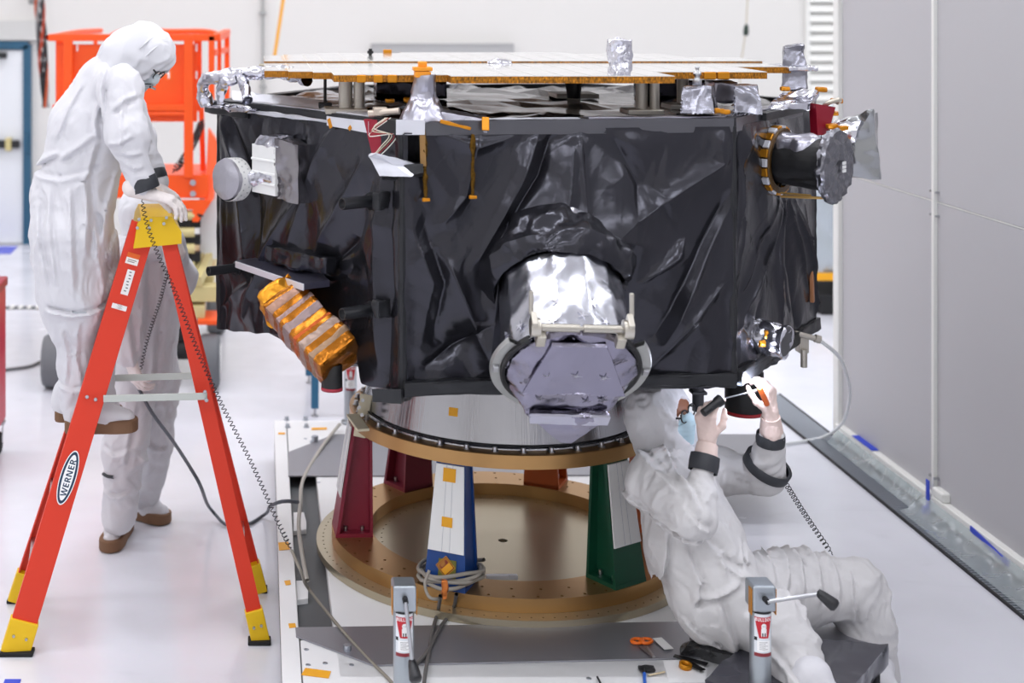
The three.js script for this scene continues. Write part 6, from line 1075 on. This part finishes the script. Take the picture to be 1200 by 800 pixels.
// ----- worker seated under the spacecraft -----
{
  const t = thing('person', 'person in grey white coverall sitting under the spacecraft holding up two lights', 'person', PY(860, 745, 0.36)), q = P;
  const body = [
    cap(q(842, 694, 5.12), q(812, 630, 5.2), 0.165, 0.16), cap(q(812, 630, 5.2), q(795, 575, 5.3), 0.16, 0.145), cap(q(768, 562, 5.26), q(830, 552, 5.48), 0.1, 0.095), cap(q(790, 560, 5.36), q(780, 530, 5.4), 0.1, 0.085),
    cap(q(762, 568, 5.2), q(812, 606, 4.98), 0.09, 0.074), cap(q(812, 606, 4.98), q(826, 545, 5.08), 0.072, 0.04),
    cap(q(832, 552, 5.5), q(897, 556, 5.34), 0.082, 0.066), cap(q(897, 556, 5.34), q(904, 512, 5.27), 0.066, 0.04),
    cap(q(862, 700, 5.2), q(935, 690, 5.3), 0.135, 0.13), cap(q(935, 690, 5.3), q(1002, 690, 5.32), 0.13, 0.105), cap(q(1002, 690, 5.32), q(1018, 735, 5.3), 0.108, 0.09), cap(q(1018, 735, 5.3), q(1032, 790, 5.3), 0.088, 0.07),
    cap(q(835, 708, 5.1), q(900, 728, 5.02), 0.13, 0.108), cap(q(900, 728, 5.02), q(926, 768, 4.86), 0.105, 0.086), cap(q(926, 768, 4.86), q(944, 806, 4.72), 0.086, 0.072),
  ];
  part('body', field(body, { cell: 0.0075, k: 0.038, wrinkle: clothFold(21.7, 1, 0.6, foldLines([
    [3.5, 0.016, [756, 534], [772, 552], [792, 570]], [3, 0.013, [741, 594], [760, 606], [784, 610]], [3, 0.014, [793, 582], [806, 598], [822, 608]], [3, 0.013, [806, 540], [804, 562], [811, 586]], [2.5, 0.011, [764, 612], [790, 622], [820, 627]], [3, 0.012, [735, 560], [742, 585], [738, 610]],
    [3.5, 0.018, [789, 632], [785, 674], [784, 722]], [3.5, 0.016, [805, 640], [820, 678], [812, 706]], [3.5, 0.016, [864, 680], [840, 692], [812, 700]], [3, 0.014, [846, 655], [864, 666], [884, 672]], [3, 0.013, [826, 632], [846, 648], [850, 672]], [2.5, 0.012, [880, 640], [872, 662], [890, 680]],
    [3, 0.014, [914, 652], [915, 664], [920, 684]], [3.5, 0.016, [957, 672], [946, 692], [934, 714]], [3.5, 0.016, [993, 666], [988, 696], [982, 730]], [3, 0.014, [1016, 670], [1012, 705], [1006, 740]], [3, 0.013, [972, 668], [966, 690], [960, 720]], [3, 0.012, [930, 658], [928, 676], [925, 700]], [2.5, 0.012, [1030, 700], [1026, 725], [1030, 760]],
    [3.5, 0.015, [838, 692], [846, 724], [863, 760]], [3, 0.014, [912, 724], [914, 748], [920, 772]], [3, 0.012, [870, 706], [880, 730], [900, 752]], [3, 0.014, [905, 770], [925, 778], [948, 772]], [2.5, 0.01, [800, 722], [820, 742], [850, 760]],
    [2.5, 0.012, [868, 540], [880, 552], [872, 572]], [2.5, 0.01, [890, 535], [900, 545], [914, 542]], [2.5, 0.01, [850, 545], [858, 558], [852, 575]],
  ], 5.02)) }), mat(0xd3d1d1, 0.85, 0, { sheen: 0.3, sheenRoughness: 0.6, sheenColor: new THREE.Color(0xffffff) }), t, 'loose grey white coverall');
  const hc = q(777, 486, 5.38), { at } = head(hc, v3(0.74, 0.16, 0.62), v3(-0.1, 1, 0.1), t, { glasses: true });
  part('hood', field([cap(at(-0.035, 0.03, 0), at(0.0, 0.035, 0), 0.1, 0.096), cap(at(-0.04, -0.03, 0), at(-0.02, -0.13, 0), 0.1, 0.1), cap(at(0.01, -0.1, 0), at(0.05, -0.14, 0), 0.08, 0.075), cap(at(0.14, 0.0, 0), at(0.125, -0.03, 0), 0.088, 0.082, { minus: true })], { cell: 0.006, k: 0.05, wrinkle: clothFold(31, 0.8, 1) }), mat(0xd6d5d7, 0.82), t, 'grey white hood');
  // near hand with flashlight
  strapBand(q(825, 543, 5.075), q(828, 525, 5.095), 0.05, t, 'black wrist band', 0.055);
  part('cuff', rod(q(825, 545, 5.07), q(829, 520, 5.1), 0.044, 0.036, 24), M.gloveSkin, t);
  const w1 = q(829, 517, 5.1);
  hand(w1, v3(-0.06, 1, -0.05), v3(-0.75, 0.1, 0.62), 1, [0.7, 0.62, 0.8, 0.85, 0.9], t, M.gloveSkin, { label: 'thin gloved hand gripping a flashlight', s: 1.0, cuff: 0.034 });
  // far hand
  strapBand(q(903, 514, 5.265), q(904, 496, 5.255), 0.05, t, 'black wrist band', 0.04);
  part('elbow_band', turned(q(899, 546, 5.33), q(904, 520, 5.28).sub(q(897, 556, 5.34)).normalize().add(v3(0.35, 0, 0)).normalize(), [[0.076, -0.016], [0.087, -0.017], [0.088, 0.017], [0.076, 0.016]], 28), M.strap, t, 'black elbow band');
  part('cuff', rod(q(904, 506, 5.26), q(903, 488, 5.24), 0.042, 0.034, 24), M.gloveSkin, t);
  hand(q(903, 486, 5.24), v3(-0.08, 1, 0.02), v3(0.7, 0.1, 0.7), -1, [0.55, 0.75, 0.85, 0.9, 0.95], t, M.gloveSkin, { label: 'thin gloved hand holding a small orange light', s: 1.0, cuff: 0.033 });
  boot(PY(1024, 812, 0), PY(1052, 850, 0), 0.002, t); boot(q(942, 806, 4.74), q(942, 806, 4.74).add(v3(0.1, 0, 0.22)), 0.217, t);
}
{
  const fl = thing('flashlight', 'black flashlight held in the near glove of the seated worker', 'flashlight', P(835, 474, 5.06));
  const a = P(824, 484, 5.06), b = P(849, 465, 5.1), d = b.clone().sub(a).normalize();
  part('tube', turned(a, d, [[0, 0], [0.013, 0], [0.014, 0.004], [0.014, 0.06], [0.019, 0.07], [0.02, 0.088], [0.017, 0.09], [0, 0.088]], 24), M.plasticBlack, fl);
  part('lens', turned(a.clone().addScaledVector(d, 0.089), d, [[0, 0.002], [0.016, 0.002], [0.016, 0], [0, 0]], 20), mat(0xffffff, 0.3, 0, { emissive: 0xcfe0ff, emissiveIntensity: 3 }), fl, 'glowing lens');
  const L = new THREE.SpotLight(0xd6e4ff, 0.6, 3, 0.5, 0.5); L.position.copy(a.clone().addScaledVector(d, 0.095).sub(fl.position)); L.target.position.copy(L.position.clone().addScaledVector(d, 1)); L.castShadow = true; fl.add(L); fl.add(L.target); L.target.name = 'beam_target';
  const pr = thing('probe_wire', 'thin steel probe between the two lights', 'probe', P(868, 461, 5.15)); part('wire', tube([P(851, 466, 5.1), P(868, 462, 5.13), P(884, 458, 5.17)], 0.003, 16, 6), M.steel, pr); part('tip', rod(P(882, 458.4, 5.165), P(886, 457.5, 5.175), 0.005), M.steel, pr);
  const ol = thing('penlight', 'small orange penlight with a bright tip in the raised glove', 'flashlight', P(894, 460, 5.2));
  const c = P(899, 474, 5.2), e = P(888, 449, 5.17), n = e.clone().sub(c).normalize();
  part('tube', turned(c, n, [[0, 0], [0.009, 0], [0.01, 0.004], [0.01, 0.075], [0.008, 0.08], [0, 0.08]], 20), mat(0xd0642a, 0.4), ol);
  part('tip', new THREE.SphereGeometry(0.011, 16, 12).translate(...e.toArray()), mat(0xffffff, 0.3, 0, { emissive: 0xe6ecff, emissiveIntensity: 6 }), ol, 'bright white tip');
  const L2 = new THREE.PointLight(0xe6ecff, 0.25, 2); L2.position.copy(e.clone().addScaledVector(n, 0.0).sub(ol.position)); L2.castShadow = true; ol.add(L2);
}
renderer.render(scene, camera);
